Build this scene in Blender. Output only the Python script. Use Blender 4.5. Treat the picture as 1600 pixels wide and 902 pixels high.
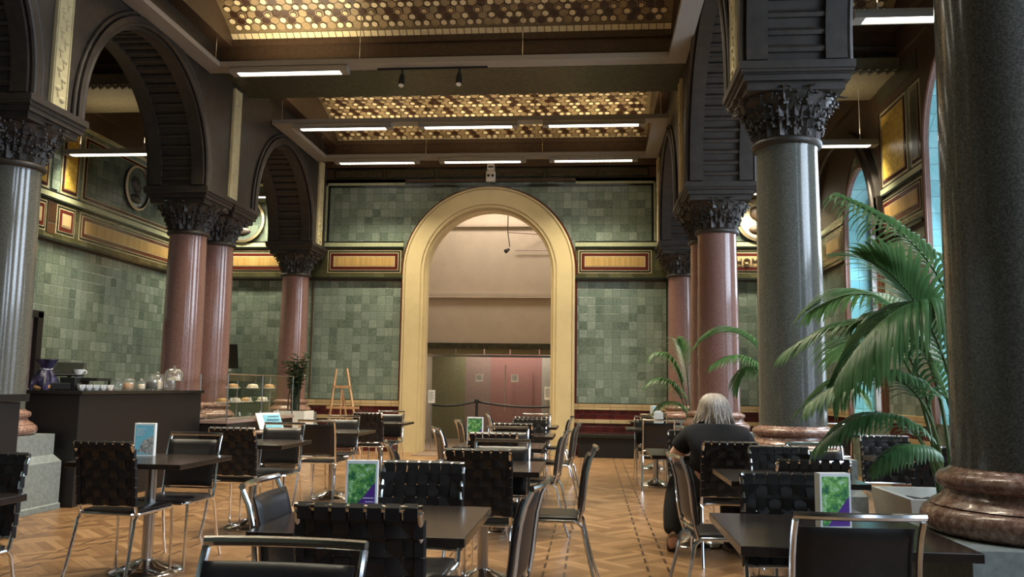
import bpy, bmesh, math, random
from mathutils import Vector, Matrix, Euler
random.seed(7)
PI = math.pi
scene = bpy.context.scene
COL = scene.collection
for o in list(bpy.data.objects):
    bpy.data.objects.remove(o)

# ------------------------------------------------------------ camera
EYE = Vector((0.0, 0.0, 1.25))
def camera_axes(yaw, pitch, roll):
    cy, sy = math.cos(yaw), math.sin(yaw)
    f = Vector((-sy*math.cos(pitch), cy*math.cos(pitch), math.sin(pitch)))
    r0 = Vector((cy, sy, 0)); u0 = r0.cross(f)
    c, s = math.cos(roll), math.sin(roll)
    return r0*c + u0*s, u0*c - r0*s, f
cr, cu, cf = camera_axes(math.radians(5.43), math.radians(6.7), math.radians(0.85))
cam = bpy.data.cameras.new('camera'); cam.sensor_width = 36.0; cam.lens = 1320*36.0/1600
cam.clip_start = 0.05; cam.clip_end = 100
camo = bpy.data.objects.new('camera', cam); COL.objects.link(camo)
m = Matrix(((cr.x, cu.x, -cf.x, EYE.x), (cr.y, cu.y, -cf.y, EYE.y), (cr.z, cu.z, -cf.z, EYE.z), (0, 0, 0, 1)))
camo.matrix_world = m
scene.camera = camo

# ------------------------------------------------------------ light and exposure
scene.view_settings.view_transform = 'Standard'
scene.view_settings.look = 'None'
scene.view_settings.gamma = 1.0
scene.view_settings.use_curve_mapping = False
scene.view_settings.exposure = -0.18
WINDOW_STRENGTH = 3.0          # daylight seen through the window panes
LAMP_WATTS = 64.0              # light thrown down by one suspended fluorescent lamp
UP_WATTS = 17.0
AISLE_WATTS = 70.0
SKY_WATTS = 190.0              # sky light falling in through one window
w = bpy.data.worlds.new('world'); scene.world = w; w.use_nodes = True
w.node_tree.nodes['Background'].inputs[0].default_value = (0.62, 0.75, 1.0, 1)
w.node_tree.nodes['Background'].inputs[1].default_value = 0.35

def area_light(name, loc, sx, sy, watts, color, rot=(0, 0, 0), spread=180, parent=None):
    l = bpy.data.lights.new(name, 'AREA'); l.shape = 'RECTANGLE'; l.size = sx; l.size_y = sy
    l.energy = watts; l.color = color; l.spread = math.radians(spread)
    o = bpy.data.objects.new(name, l); COL.objects.link(o)
    o.location = loc; o.rotation_euler = rot
    if parent: o.parent = parent
    return o
# daylight entering through the tall windows of the right wall, falling from the sky
for wy, wn_, k_ in ((-2.9, 1.9, 1.3), (1.25, 2.0, 1.3), (5.1, 2.1, 1.1), (9.18, 2.2, 1.0), (12.88, 1.35, .7)):
    area_light('window_daylight', (4.39, wy, 2.95), 3.9, wn_, SKY_WATTS*k_, (0.70, 0.84, 1.0), (0, math.radians(90-26), 0), 130)
# unseen area lights added to brighten the hall and lobby beyond the arch
area_light('hall_fill_light', (-2.0, 17.9, 6.1), 2.5, 0.6, 115, (1.0, 0.88, 0.74))
area_light('lobby_fill_light', (-2.0, 20.1, 2.3), 2.5, 0.5, 32, (1.0, 0.85, 0.74))

# ------------------------------------------------------------ materials
def new_mat(name):
    mt = bpy.data.materials.new(name); mt.use_nodes = True
    return mt, mt.node_tree.nodes, mt.node_tree.links, mt.node_tree.nodes['Principled BSDF']
def setp(b, **k):
    for a, v in k.items():
        a = a.replace('_', ' ')
        if a in b.inputs: b.inputs[a].default_value = v
def rgba(c): return (c[0], c[1], c[2], 1)
def math_node(N, L, op, a, b=None, c=None):
    n = N.new('ShaderNodeMath'); n.operation = op
    for i, v in enumerate((a, b, c)):
        if v is None: continue
        if isinstance(v, (int, float)): n.inputs[i].default_value = v
        else: L.new(v, n.inputs[i])
    return n.outputs[0]
def ramp(N, L, fac, stops):
    r = N.new('ShaderNodeValToRGB'); e = r.color_ramp.elements
    e[0].position, e[0].color = stops[0][0], rgba(stops[0][1])
    e[1].position, e[1].color = stops[-1][0], rgba(stops[-1][1])
    for p, c in stops[1:-1]:
        x = e.new(p); x.color = rgba(c)
    L.new(fac, r.inputs[0]); return r.outputs[0]
def noise(N, L, scale, detail=3, rough=0.6, vec=None):
    n = N.new('ShaderNodeTexNoise'); n.inputs['Scale'].default_value = scale
    n.inputs['Detail'].default_value = detail; n.inputs['Roughness'].default_value = rough
    if vec is None:
        t = N.new('ShaderNodeTexCoord'); vec = t.outputs['Object']
    L.new(vec, n.inputs['Vector']); return n.outputs['Fac']
def mixc(N, L, fac, a, b, mode='MIX'):
    x = N.new('ShaderNodeMix'); x.data_type = 'RGBA'; x.blend_type = mode
    if isinstance(fac, (int, float)): x.inputs[0].default_value = fac
    else: L.new(fac, x.inputs[0])
    for i, v in ((6, a), (7, b)):
        if isinstance(v, tuple): x.inputs[i].default_value = rgba(v)
        else: L.new(v, x.inputs[i])
    return x.outputs[2]
def bump(N, L, h, b, strength=0.3, dist=0.01):
    n = N.new('ShaderNodeBump'); n.inputs['Strength'].default_value = strength
    n.inputs['Distance'].default_value = dist
    L.new(h, n.inputs['Height']); L.new(n.outputs[0], b.inputs['Normal'])

def plain(name, c, rough=0.5, metal=0.0, var=0.12, scale=18, bmp=0.0, coat=0.0):
    mt, N, L, b = new_mat(name)
    f = noise(N, L, scale)
    d = tuple(x*(1-var) for x in c); e = tuple(min(1, x*(1+var)) for x in c)
    L.new(ramp(N, L, f, [(0.3, d), (0.7, e)]), b.inputs['Base Color'])
    setp(b, Roughness=rough, Metallic=metal, Coat_Weight=coat)
    if bmp: bump(N, L, f, b, bmp)
    return mt
def emis(name, c, s):
    mt, N, L, b = new_mat(name)
    setp(b, Base_Color=rgba(c), Emission_Color=rgba(c), Emission_Strength=s)
    return mt
def granite(name, a, b_, c, rough=0.16, scale=70):
    mt, N, L, b = new_mat(name)
    f = noise(N, L, scale, 4, 0.75); g = noise(N, L, scale*0.25, 3, 0.6)
    col = ramp(N, L, f, [(0.34, a), (0.5, b_), (0.64, c)])
    col = mixc(N, L, math_node(N, L, 'MULTIPLY', g, 0.35), col, b_)
    L.new(col, b.inputs['Base Color']); setp(b, Roughness=rough, Coat_Weight=0.3, Coat_Roughness=0.08)
    return mt
def tiles(name, cols, size=0.158, rough=0.22, mortar=(0.05, 0.06, 0.05), blotch=0.5, bstr=0.5, size_v=None):
    mt, N, L, b = new_mat(name)
    g = N.new('ShaderNodeNewGeometry'); s = N.new('ShaderNodeSeparateXYZ'); L.new(g.outputs['Position'], s.inputs[0])
    u = math_node(N, L, 'DIVIDE', math_node(N, L, 'ADD', s.outputs[0], s.outputs[1]), size)
    v = math_node(N, L, 'DIVIDE', s.outputs[2], size_v or size)
    fu = math_node(N, L, 'FLOOR', u); fv = math_node(N, L, 'FLOOR', v)
    cb = N.new('ShaderNodeCombineXYZ'); L.new(fu, cb.inputs[0]); L.new(fv, cb.inputs[1])
    wn = N.new('ShaderNodeTexWhiteNoise'); wn.noise_dimensions = '3D'; L.new(cb.outputs[0], wn.inputs['Vector'])
    big = noise(N, L, 0.9, 2, 0.5, g.outputs['Position'])
    fine = noise(N, L, 26, 3, 0.6, g.outputs['Position'])
    k = math_node(N, L, 'ADD', math_node(N, L, 'MULTIPLY', wn.outputs['Value'], 0.62), math_node(N, L, 'MULTIPLY', big, 0.30))
    k = math_node(N, L, 'ADD', k, math_node(N, L, 'MULTIPLY', math_node(N, L, 'SUBTRACT', fine, 0.5), blotch))
    n = len(cols); col = ramp(N, L, k, [(0.08+0.8*i/(n-1), c) for i, c in enumerate(cols)])
    def edge(x):
        fr = math_node(N, L, 'FRACT', x)
        return math_node(N, L, 'MINIMUM', fr, math_node(N, L, 'SUBTRACT', 1.0, fr))
    e = math_node(N, L, 'MINIMUM', edge(u), edge(v))
    sm = N.new('ShaderNodeMapRange'); sm.interpolation_type = 'SMOOTHSTEP'; L.new(e, sm.inputs[0]); sm.inputs[1].default_value = 0.004; sm.inputs[2].default_value = 0.035
    col = mixc(N, L, sm.outputs[0], mortar, col)
    L.new(col, b.inputs['Base Color']); setp(b, Roughness=rough)
    h = math_node(N, L, 'ADD', sm.outputs[0], math_node(N, L, 'MULTIPLY', fine, 0.8))
    h = math_node(N, L, 'ADD', h, math_node(N, L, 'MULTIPLY', wn.outputs['Value'], 0.5))
    bump(N, L, h, b, bstr, 0.006)
    return mt
def strips(name, cols, size, rough=0.35, mortar=(0.05, 0.04, 0.03)):
    return tiles(name, cols, size, rough, mortar, 0.25, 0.4, size_v=50.0)

M = {}
M['tile_green'] = tiles('glazed_green_tile', [(0.10, 0.135, 0.105), (0.165, 0.21, 0.165), (0.205, 0.255, 0.205), (0.29, 0.34, 0.28)], mortar=(0.10, 0.125, 0.09), blotch=0.9)
M['tile_dark'] = tiles('deep_green_tile', [(0.05, 0.075, 0.06), (0.085, 0.115, 0.09), (0.13, 0.16, 0.12)])
M['tile_olive'] = tiles('olive_tile', [(0.04, 0.04, 0.018), (0.075, 0.07, 0.03), (0.12, 0.11, 0.055)], size=0.22)
M['tile_maroon'] = tiles('maroon_tile', [(0.05, 0.008, 0.008), (0.09, 0.014, 0.012), (0.13, 0.022, 0.02)], size=0.11, rough=0.15, mortar=(0.03, 0.01, 0.01))
M['tile_cream'] = tiles('cream_tile_band', [(0.38, 0.27, 0.13), (0.48, 0.35, 0.18), (0.55, 0.42, 0.24)], size=0.3, rough=0.35, mortar=(0.3, 0.2, 0.1))
M['tile_aqua'] = tiles('pale_blue_reveal_tile', [(0.16, 0.42, 0.46), (0.22, 0.55, 0.58), (0.34, 0.66, 0.68)], size=0.2, rough=0.2, mortar=(0.15, 0.3, 0.3))
M['tile_brown'] = tiles('brown_glazed_tile', [(0.045, 0.022, 0.012), (0.075, 0.036, 0.018), (0.10, 0.05, 0.025)], size=0.3)
M['ochre'] = strips('ochre_ribbed_tile', [(0.36, 0.22, 0.07), (0.46, 0.29, 0.10), (0.54, 0.36, 0.14)], 0.03)
M['gold'] = tiles('gold_mosaic', [(0.45, 0.28, 0.045), (0.62, 0.41, 0.07), (0.78, 0.55, 0.12)], size=0.05, rough=0.35, mortar=(0.3, 0.18, 0.03))
M['black_gloss'] = plain('black_glazed_moulding', (0.016, 0.018, 0.014), 0.25)
M['maroon'] = plain('maroon_glazed_border', (0.085, 0.014, 0.010), 0.25)
M['sage'] = plain('sage_cream_moulding', (0.42, 0.44, 0.27), 0.4)
M['cream_line'] = plain('cream_glazed_line', (0.48, 0.40, 0.24), 0.4)
M['stone_dark'] = plain('dark_carved_stone', (0.034, 0.026, 0.021), 0.5, var=0.3, scale=9, bmp=0.2)
M['stone_brown'] = plain('brown_ceiling_moulding', (0.065, 0.038, 0.022), 0.5, var=0.25)
M['stone_green'] = plain('mottled_green_beam_tile', (0.045, 0.042, 0.022), 0.4, var=0.6, scale=14, bmp=0.3)
M['stone_cream'] = plain('cream_carved_stone', (0.50, 0.43, 0.25), 0.65, var=0.1, scale=6, bmp=0.1)
M['dull_cream'] = plain('dull_cream_stone', (0.17, 0.15, 0.10), 0.6, var=0.2)
M['arch_cream'] = plain('cream_painted_arch', (0.60, 0.48, 0.26), 0.42, var=0.05, scale=4)
M['plaster'] = plain('beige_plaster', (0.54, 0.45, 0.35), 0.8, var=0.05, scale=3)
M['ceil_back'] = plain('tan_vault_ground', (0.20, 0.15, 0.08), 0.5, var=0.2)
M['hex_cream'] = plain('cream_hex_tile', (0.86, 0.74, 0.48), 0.35, var=0.1)
M['hex_tan'] = plain('tan_hex_tile', (0.34, 0.255, 0.14), 0.4, var=0.25, scale=4)
M['hex_dark'] = plain('dark_hex_tile', (0.050, 0.022, 0.012), 0.35)
M['hex_gold'] = plain('gilt_rosette', (0.70, 0.50, 0.20), 0.3, metal=0.7)
M['gran_grey'] = granite('grey_granite', (0.05, 0.05, 0.044), (0.11, 0.108, 0.094), (0.20, 0.195, 0.17), scale=110)
M['gran_red'] = granite('red_granite', (0.13, 0.062, 0.052), (0.24, 0.125, 0.105), (0.38, 0.24, 0.21), scale=110)
M['gran_rose'] = granite('rose_brown_granite', (0.10, 0.05, 0.035), (0.27, 0.145, 0.105), (0.48, 0.34, 0.28), rough=0.25, scale=38)
M['plinth'] = plain('grey_limestone_plinth', (0.20, 0.22, 0.21), 0.7, var=0.2, scale=30)
M['chrome'] = plain('polished_chrome', (0.92, 0.92, 0.92), 0.13, metal=1.0, var=0.02)
M['steel'] = plain('brushed_steel', (0.55, 0.54, 0.52), 0.25, metal=1.0, var=0.05)
M['leather'] = plain('black_brown_leather', (0.015, 0.0125, 0.013), 0.33, var=0.2, scale=40, bmp=0.06)
M['strap'] = plain('black_leather_strap', (0.014, 0.0115, 0.012), 0.32, var=0.2, scale=60, bmp=0.05)
M['counter'] = plain('dark_counter_panel', (0.009, 0.007, 0.007), 0.5, var=0.1)
M['counter_top'] = plain('dark_worktop', (0.02, 0.017, 0.016), 0.2, var=0.1)
M['black'] = plain('matt_black_plastic', (0.012, 0.012, 0.013), 0.45)
M['white'] = plain('white_paint', (0.75, 0.74, 0.70), 0.5, var=0.03)
M['frame_grey'] = plain('grey_white_metal', (0.27, 0.25, 0.23), 0.5, var=0.04)
M['ceramic'] = plain('white_ceramic', (0.80, 0.80, 0.78), 0.15, var=0.02)
M['planter'] = plain('pale_planter', (0.62, 0.58, 0.50), 0.5, var=0.05)
M['soil'] = plain('dark_soil', (0.03, 0.02, 0.012), 0.9, var=0.5, scale=60, bmp=0.5)
M['pine'] = plain('pine_wood', (0.52, 0.30, 0.15), 0.5, var=0.15)
M['paper'] = plain('white_card', (0.80, 0.80, 0.78), 0.6, var=0.02)
M['pale_blue'] = plain('pale_blue_print', (0.20, 0.52, 0.66), 0.4, var=0.1)
M['ink'] = plain('ink', (0.05, 0.10, 0.16), 0.6)
M['purple'] = plain('purple_print', (0.10, 0.03, 0.26), 0.4, var=0.1)
M['hair'] = plain('grey_blond_hair', (0.36, 0.31, 0.27), 0.45, var=0.3, scale=50)
M['skin'] = plain('skin', (0.62, 0.38, 0.29), 0.5, var=0.05)
M['tshirt'] = plain('black_jersey', (0.006, 0.006, 0.009), 1.0, var=0.2)
M['trousers'] = plain('black_trousers', (0.010, 0.009, 0.010), 0.9, var=0.2)
M['sole'] = plain('tan_sole', (0.22, 0.15, 0.11), 0.8)
M['pink_panel'] = plain('dusky_pink_panel', (0.40, 0.20, 0.18), 0.35, var=0.05)
M['mauve_panel'] = plain('grey_mauve_panel', (0.36, 0.25, 0.22), 0.35, var=0.08)
M['olive_panel'] = plain('olive_panel', (0.26, 0.24, 0.14), 0.4, var=0.1)
M['pale_panel'] = plain('pale_grey_panel', (0.50, 0.44, 0.38), 0.4, var=0.08)
M['green_panel'] = plain('muted_green_panel', (0.13, 0.18, 0.11), 0.4, var=0.1)
M['bread'] = plain('baked_crust', (0.42, 0.22, 0.09), 0.6, var=0.3)
M['cake'] = plain('cream_icing', (0.72, 0.60, 0.45), 0.6, var=0.15)
M['window_light'] = None

def leaf_mat(name, a, b_):
    mt, N, L, b = new_mat(name)
    f = noise(N, L, 9)
    L.new(ramp(N, L, f, [(0.3, a), (0.7, b_)]), b.inputs['Base Color'])
    setp(b, Roughness=0.35, Subsurface_Weight=0.0)
    tl = N.new('ShaderNodeBsdfTranslucent'); tl.inputs[0].default_value = rgba(tuple(x*1.3 for x in b_))
    mx = N.new('ShaderNodeMixShader'); mx.inputs[0].default_value = 0.25; L.new(b.outputs[0], mx.inputs[1]); L.new(tl.outputs[0], mx.inputs[2])
    L.new(mx.outputs[0], N['Material Output'].inputs[0])
    return mt
M['palm'] = leaf_mat('palm_leaf', (0.035, 0.11, 0.035), (0.11, 0.22, 0.08))
M['palm_stem'] = leaf_mat('palm_stem', (0.09, 0.14, 0.04), (0.16, 0.22, 0.08))
M['leaf_dark'] = leaf_mat('dark_foliage', (0.012, 0.03, 0.012), (0.04, 0.07, 0.03))

mt, N, L, b = new_mat('table_wood')       # dark stained table top
tc = N.new('ShaderNodeTexCoord'); mp = N.new('ShaderNodeMapping'); mp.inputs['Scale'].default_value = (3, 40, 3)
L.new(tc.outputs['Object'], mp.inputs[0]); f = noise(N, L, 3, 4, 0.6, mp.outputs[0])
L.new(ramp(N, L, f, [(0.3, (0.012, 0.008, 0.007)), (0.7, (0.026, 0.018, 0.015))]), b.inputs['Base Color'])
setp(b, Roughness=0.2); M['table'] = mt

mt, N, L, b = new_mat('glass')
setp(b, Base_Color=(0.93, 0.97, 0.95, 1), Roughness=0.02, IOR=1.45, Alpha=1.0)
tr = N.new('ShaderNodeBsdfTransparent'); tr.inputs[0].default_value = (0.93, 0.97, 0.95, 1)
gl = N.new('ShaderNodeBsdfGlossy'); gl.inputs['Roughness'].default_value = 0.03
fr = N.new('ShaderNodeFresnel'); fr.inputs[0].default_value = 1.22
ms = N.new('ShaderNodeMixShader'); L.new(fr.outputs[0], ms.inputs[0]); L.new(tr.outputs[0], ms.inputs[1]); L.new(gl.outputs[0], ms.inputs[2])
L.new(ms.outputs[0], N['Material Output'].inputs[0]); M['glass'] = mt

mt, N, L, b = new_mat('jar_glass')        # clear glass; white diffuse mixed in as a painted sheen, for visibility
tr = N.new('ShaderNodeBsdfTransparent'); gl = N.new('ShaderNodeBsdfGlossy'); gl.inputs['Roughness'].default_value = 0.12
df = N.new('ShaderNodeBsdfDiffuse'); df.inputs[0].default_value = (0.75, 0.78, 0.76, 1)
lw = N.new('ShaderNodeLayerWeight'); lw.inputs[0].default_value = 0.35
m1 = N.new('ShaderNodeMixShader'); m1.inputs[0].default_value = 0.10; L.new(tr.outputs[0], m1.inputs[1]); L.new(df.outputs[0], m1.inputs[2])
m2 = N.new('ShaderNodeMixShader'); L.new(lw.outputs['Facing'], m2.inputs[0]); L.new(m1.outputs[0], m2.inputs[1]); L.new(gl.outputs[0], m2.inputs[2])
L.new(m2.outputs[0], N['Material Output'].inputs[0]); M['jar'] = mt

mt, N, L, b = new_mat('window_pane')      # obscured glass lit by the sky outside
g = N.new('ShaderNodeNewGeometry'); f = noise(N, L, 3.0, 2, 0.5, g.outputs['Position'])
c = ramp(N, L, f, [(0.3, (0.55, 0.74, 1.0)), (0.7, (0.86, 0.93, 1.0))])
L.new(c, b.inputs['Emission Color']); setp(b, Base_Color=(0.7, 0.8, 0.9, 1), Emission_Strength=WINDOW_STRENGTH, Roughness=0.2)
M['window_light'] = mt
M['lamp'] = emis('lamp_diffuser', (1.0, 0.95, 0.80), 8.0)
M['white_lit'] = M['white']

mt, N, L, b = new_mat('parquet')          # oak parquet in square baskets set on the diagonal, dark inlaid dashes
g = N.new('ShaderNodeNewGeometry'); rot = N.new('ShaderNodeMapping'); rot.inputs['Rotation'].default_value = (0, 0, PI/4)
L.new(g.outputs['Position'], rot.inputs[0])
s = N.new('ShaderNodeSeparateXYZ'); L.new(rot.outputs[0], s.inputs[0])
cell = 0.42; nst = 6
u = math_node(N, L, 'DIVIDE', s.outputs[0], cell); v = math_node(N, L, 'DIVIDE', s.outputs[1], cell)
par = math_node(N, L, 'MODULO', math_node(N, L, 'ABSOLUTE', math_node(N, L, 'ADD', math_node(N, L, 'FLOOR', u), math_node(N, L, 'FLOOR', v))), 2.0)
def mixv(f, a, b_):   # f*b + (1-f)*a
    return math_node(N, L, 'ADD', math_node(N, L, 'MULTIPLY', math_node(N, L, 'SUBTRACT', 1.0, f), a), math_node(N, L, 'MULTIPLY', f, b_))
across = mixv(par, u, v); along = mixv(par, v, u)
pl = math_node(N, L, 'FLOOR', math_node(N, L, 'MULTIPLY', across, nst))
cb = N.new('ShaderNodeCombineXYZ'); L.new(pl, cb.inputs[0]); L.new(math_node(N, L, 'FLOOR', along), cb.inputs[1]); L.new(par, cb.inputs[2])
wn = N.new('ShaderNodeTexWhiteNoise'); L.new(cb.outputs[0], wn.inputs['Vector'])
cg = N.new('ShaderNodeCombineXYZ'); L.new(math_node(N, L, 'MULTIPLY', across, 26.0), cg.inputs[0]); L.new(math_node(N, L, 'MULTIPLY', along, 1.6), cg.inputs[1]); L.new(pl, cg.inputs[2])
grain = noise(N, L, 1.2, 4, 0.6, cg.outputs[0])
k = math_node(N, L, 'ADD', math_node(N, L, 'MULTIPLY', wn.outputs['Value'], 0.45), math_node(N, L, 'MULTIPLY', grain, 0.55))
k = math_node(N, L, 'ADD', k, math_node(N, L, 'MULTIPLY', par, 0.06))
col = ramp(N, L, k, [(0.2, (0.115, 0.058, 0.026)), (0.5, (0.195, 0.105, 0.047)), (0.8, (0.30, 0.175, 0.088))])
fr_ = math_node(N, L, 'FRACT', math_node(N, L, 'MULTIPLY', across, nst)); e = math_node(N, L, 'MINIMUM', fr_, math_node(N, L, 'SUBTRACT', 1.0, fr_))
col = mixc(N, L, math_node(N, L, 'LESS_THAN', e, 0.035), col, (0.10, 0.05, 0.022))
sp = N.new('ShaderNodeSeparateXYZ'); L.new(g.outputs['Position'], sp.inputs[0])
xx = math_node(N, L, 'FRACT', math_node(N, L, 'DIVIDE', math_node(N, L, 'ADD', sp.outputs[0], 20.05), 0.72))
l1 = math_node(N, L, 'LESS_THAN', math_node(N, L, 'ABSOLUTE', math_node(N, L, 'SUBTRACT', xx, 0.40)), 0.012)
l2 = math_node(N, L, 'LESS_THAN', math_node(N, L, 'ABSOLUTE', math_node(N, L, 'SUBTRACT', xx, 0.60)), 0.012)
yy = math_node(N, L, 'LESS_THAN', math_node(N, L, 'FRACT', math_node(N, L, 'DIVIDE', sp.outputs[1], 0.29)), 0.62)
dash = math_node(N, L, 'MULTIPLY', math_node(N, L, 'MAXIMUM', l1, l2), yy)
col = mixc(N, L, dash, col, (0.035, 0.018, 0.010))
L.new(col, b.inputs['Base Color']); setp(b, Roughness=0.33); bump(N, L, grain, b, 0.06, 0.005)
M['parquet'] = mt

mt, N, L, b = new_mat('leafy_print')      # green foliage photograph printed on the menu cards
f = noise(N, L, 34, 4, 0.7)
L.new(ramp(N, L, f, [(0.3, (0.01, 0.05, 0.10)), (0.45, (0.05, 0.22, 0.07)), (0.56, (0.22, 0.50, 0.10)), (0.7, (0.65, 0.85, 0.75))]), b.inputs['Base Color'])
setp(b, Roughness=0.35); M['leafy_print'] = mt
mt, N, L, b = new_mat('grey_photo_print')
f = noise(N, L, 70, 4, 0.7)
L.new(ramp(N, L, f, [(0.35, (0.04, 0.05, 0.06)), (0.6, (0.55, 0.55, 0.52))]), b.inputs['Base Color'])
setp(b, Roughness=0.35); M['photo_print'] = mt
mt, N, L, b = new_mat('purple_wrap')
f = noise(N, L, 16, 3, 0.6)
L.new(ramp(N, L, f, [(0.35, (0.008, 0.008, 0.02)), (0.52, (0.03, 0.022, 0.065)), (0.66, (0.07, 0.06, 0.13)), (0.74, (0.35, 0.36, 0.42))]), b.inputs['Base Color'])
setp(b, Roughness=0.4); M['wrap'] = mt

# ------------------------------------------------------------ mesh building
def frame_of(d):
    d = d.normalized(); a = Vector((0, 0, 1)) if abs(d.z) < 0.9 else Vector((1, 0, 0))
    x = d.cross(a).normalized(); return x, d.cross(x).normalized()
class MB:
    def __init__(s): s.v = []; s.f = []; s.m = []
    def face(s, idx, mi=0): s.f.append(tuple(idx)); s.m.append(mi)
    def poly(s, pts, mi=0):
        n = len(s.v); s.v += [tuple(p) for p in pts]; s.face(range(n, n+len(pts)), mi)
    def box(s, x0, x1, y0, y1, z0, z1, mi=0):
        n = len(s.v); s.v += [(x, y, z) for z in (z0, z1) for y in (y0, y1) for x in (x0, x1)]
        for q in ((0, 2, 3, 1), (4, 5, 7, 6), (0, 1, 5, 4), (2, 6, 7, 3), (0, 4, 6, 2), (1, 3, 7, 5)):
            s.face([n+i for i in q], mi)
        return s
    def obox(s, c, size, rot=(0, 0, 0), mi=0):
        R = Euler(rot).to_matrix(); c = Vector(c); n = len(s.v)
        for z in (-.5, .5):
            for y in (-.5, .5):
                for x in (-.5, .5): s.v.append(tuple(c + R @ Vector((x*size[0], y*size[1], z*size[2]))))
        for q in ((0, 2, 3, 1), (4, 5, 7, 6), (0, 1, 5, 4), (2, 6, 7, 3), (0, 4, 6, 2), (1, 3, 7, 5)):
            s.face([n+i for i in q], mi)
        return s
    def tube(s, pts, r, n=8, mi=0, caps=True, closed=False):
        pts = [Vector(p) for p in pts]; k = len(pts); rs = r if isinstance(r, (list, tuple)) else [r]*k
        base = len(s.v); x = None
        for i, p in enumerate(pts):
            if closed: d = pts[(i+1) % k] - pts[i-1]
            else: d = pts[min(i+1, k-1)] - pts[max(i-1, 0)]
            if x is None: x, y = frame_of(d)
            else:
                dn = d.normalized(); x = (x - dn*x.dot(dn)); x = x.normalized() if x.length > 1e-6 else frame_of(d)[0]; y = dn.cross(x)
            for j in range(n):
                a = 2*PI*j/n; s.v.append(tuple(p + (x*math.cos(a) + y*math.sin(a))*rs[i]))
        for i in range(k if closed else k-1):
            i2 = (i+1) % k
            for j in range(n):
                s.face((base+i*n+j, base+i*n+(j+1) % n, base+i2*n+(j+1) % n, base+i2*n+j), mi)
        if caps and not closed:
            s.face([base+j for j in range(n)][::-1], mi); s.face([base+(k-1)*n+j for j in range(n)], mi)
        return s
    def lathe(s, prof, c=(0, 0), n=24, mi=0, caps=True):
        base = len(s.v)
        for r, z in prof:
            for j in range(n):
                a = 2*PI*j/n; s.v.append((c[0]+r*math.cos(a), c[1]+r*math.sin(a), z))
        for i in range(len(prof)-1):
            for j in range(n):
                s.face((base+i*n+j, base+i*n+(j+1) % n, base+(i+1)*n+(j+1) % n, base+(i+1)*n+j), mi)
        if caps:
            s.face([base+j for j in range(n)][::-1], mi); s.face([base+(len(prof)-1)*n+j for j in range(n)], mi)
        return s
    def grid(s, fn, nu, nv, mi=0):
        base = len(s.v)
        for i in range(nu+1):
            for j in range(nv+1): s.v.append(tuple(fn(i/nu, j/nv)))
        for i in range(nu):
            for j in range(nv):
                a = base+i*(nv+1)+j; s.face((a, a+1, a+nv+2, a+nv+1), mi)
        return s
    def ribbon(s, pts, side, w, t, mi=0):   # strap with thickness; side: width direction
        pts = [Vector(p) for p in pts]; k = len(pts); base = len(s.v); side = Vector(side).normalized()
        for i, p in enumerate(pts):
            d = (pts[min(i+1, k-1)] - pts[max(i-1, 0)]).normalized(); nn = d.cross(side).normalized()
            ww = w[i] if isinstance(w, (list, tuple)) else w
            for a, b_ in ((-1, -1), (1, -1), (1, 1), (-1, 1)): s.v.append(tuple(p + side*a*ww/2 + nn*b_*t/2))
        for i in range(k-1):
            for j in range(4): s.face((base+i*4+j, base+i*4+(j+1) % 4, base+(i+1)*4+(j+1) % 4, base+(i+1)*4+j), mi)
        s.face([base+3, base+2, base+1, base], mi); s.face([base+(k-1)*4+j for j in range(4)], mi)
    def sphere(s, c, r, n=12, k=8, mi=0, sc=(1, 1, 1)):
        base = len(s.v)
        for i in range(k+1):
            t = PI*i/k
            for j in range(n):
                a = 2*PI*j/n; s.v.append((c[0]+sc[0]*r*math.sin(t)*math.cos(a), c[1]+sc[1]*r*math.sin(t)*math.sin(a), c[2]+sc[2]*r*math.cos(t)))
        for i in range(k):
            for j in range(n): s.face((base+i*n+j, base+(i+1)*n+j, base+(i+1)*n+(j+1) % n, base+i*n+(j+1) % n), mi)
        return s
    def build(s, name, mats, parent=None, smooth=35, normals=True, loc=None, bevel=0, weld=True):
        me = bpy.data.meshes.new(name)
        if not isinstance(mats, (list, tuple)): mats = [mats]
        for x in mats: me.materials.append(M[x] if isinstance(x, str) else x)
        me.from_pydata(s.v, [], s.f)
        me.polygons.foreach_set('material_index', s.m)
        if weld or normals:
            bm = bmesh.new(); bm.from_mesh(me)
            if weld: bmesh.ops.remove_doubles(bm, verts=bm.verts, dist=1e-5)
            if normals: bmesh.ops.recalc_face_normals(bm, faces=bm.faces)
            bm.to_mesh(me); bm.free()
        if smooth:
            me.polygons.foreach_set('use_smooth', [True]*len(me.polygons)); me.set_sharp_from_angle(angle=math.radians(smooth))
        me.update()
        o = bpy.data.objects.new(name, me); COL.objects.link(o)
        if parent: o.parent = parent
        if loc: o.location = loc
        if bevel:
            bv = o.modifiers.new('bevel', 'BEVEL'); bv.width = bevel; bv.segments = 2; bv.limit_method = 'ANGLE'
        return o
def thing(name, label, cat, loc=(0, 0, 0), rz=0, group=None):
    o = bpy.data.objects.new(name, None); COL.objects.link(o); o.empty_display_size = 0.1
    o.location = loc; o.rotation_euler = (0, 0, rz); o['label'] = label; o['category'] = cat
    if group: o['group'] = group
    return o
def tag(o, label, cat, group=None):
    o['label'] = label; o['category'] = cat
    if group: o['group'] = group
    return o
def struct(o): o['kind'] = 'structure'; return o
KIDS = {}
def copy_tree(o, parent=None):
    c = o.copy(); COL.objects.link(c)
    if parent: c.parent = parent
    for ch in list(o.children): copy_tree(ch, c)
    return c
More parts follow.
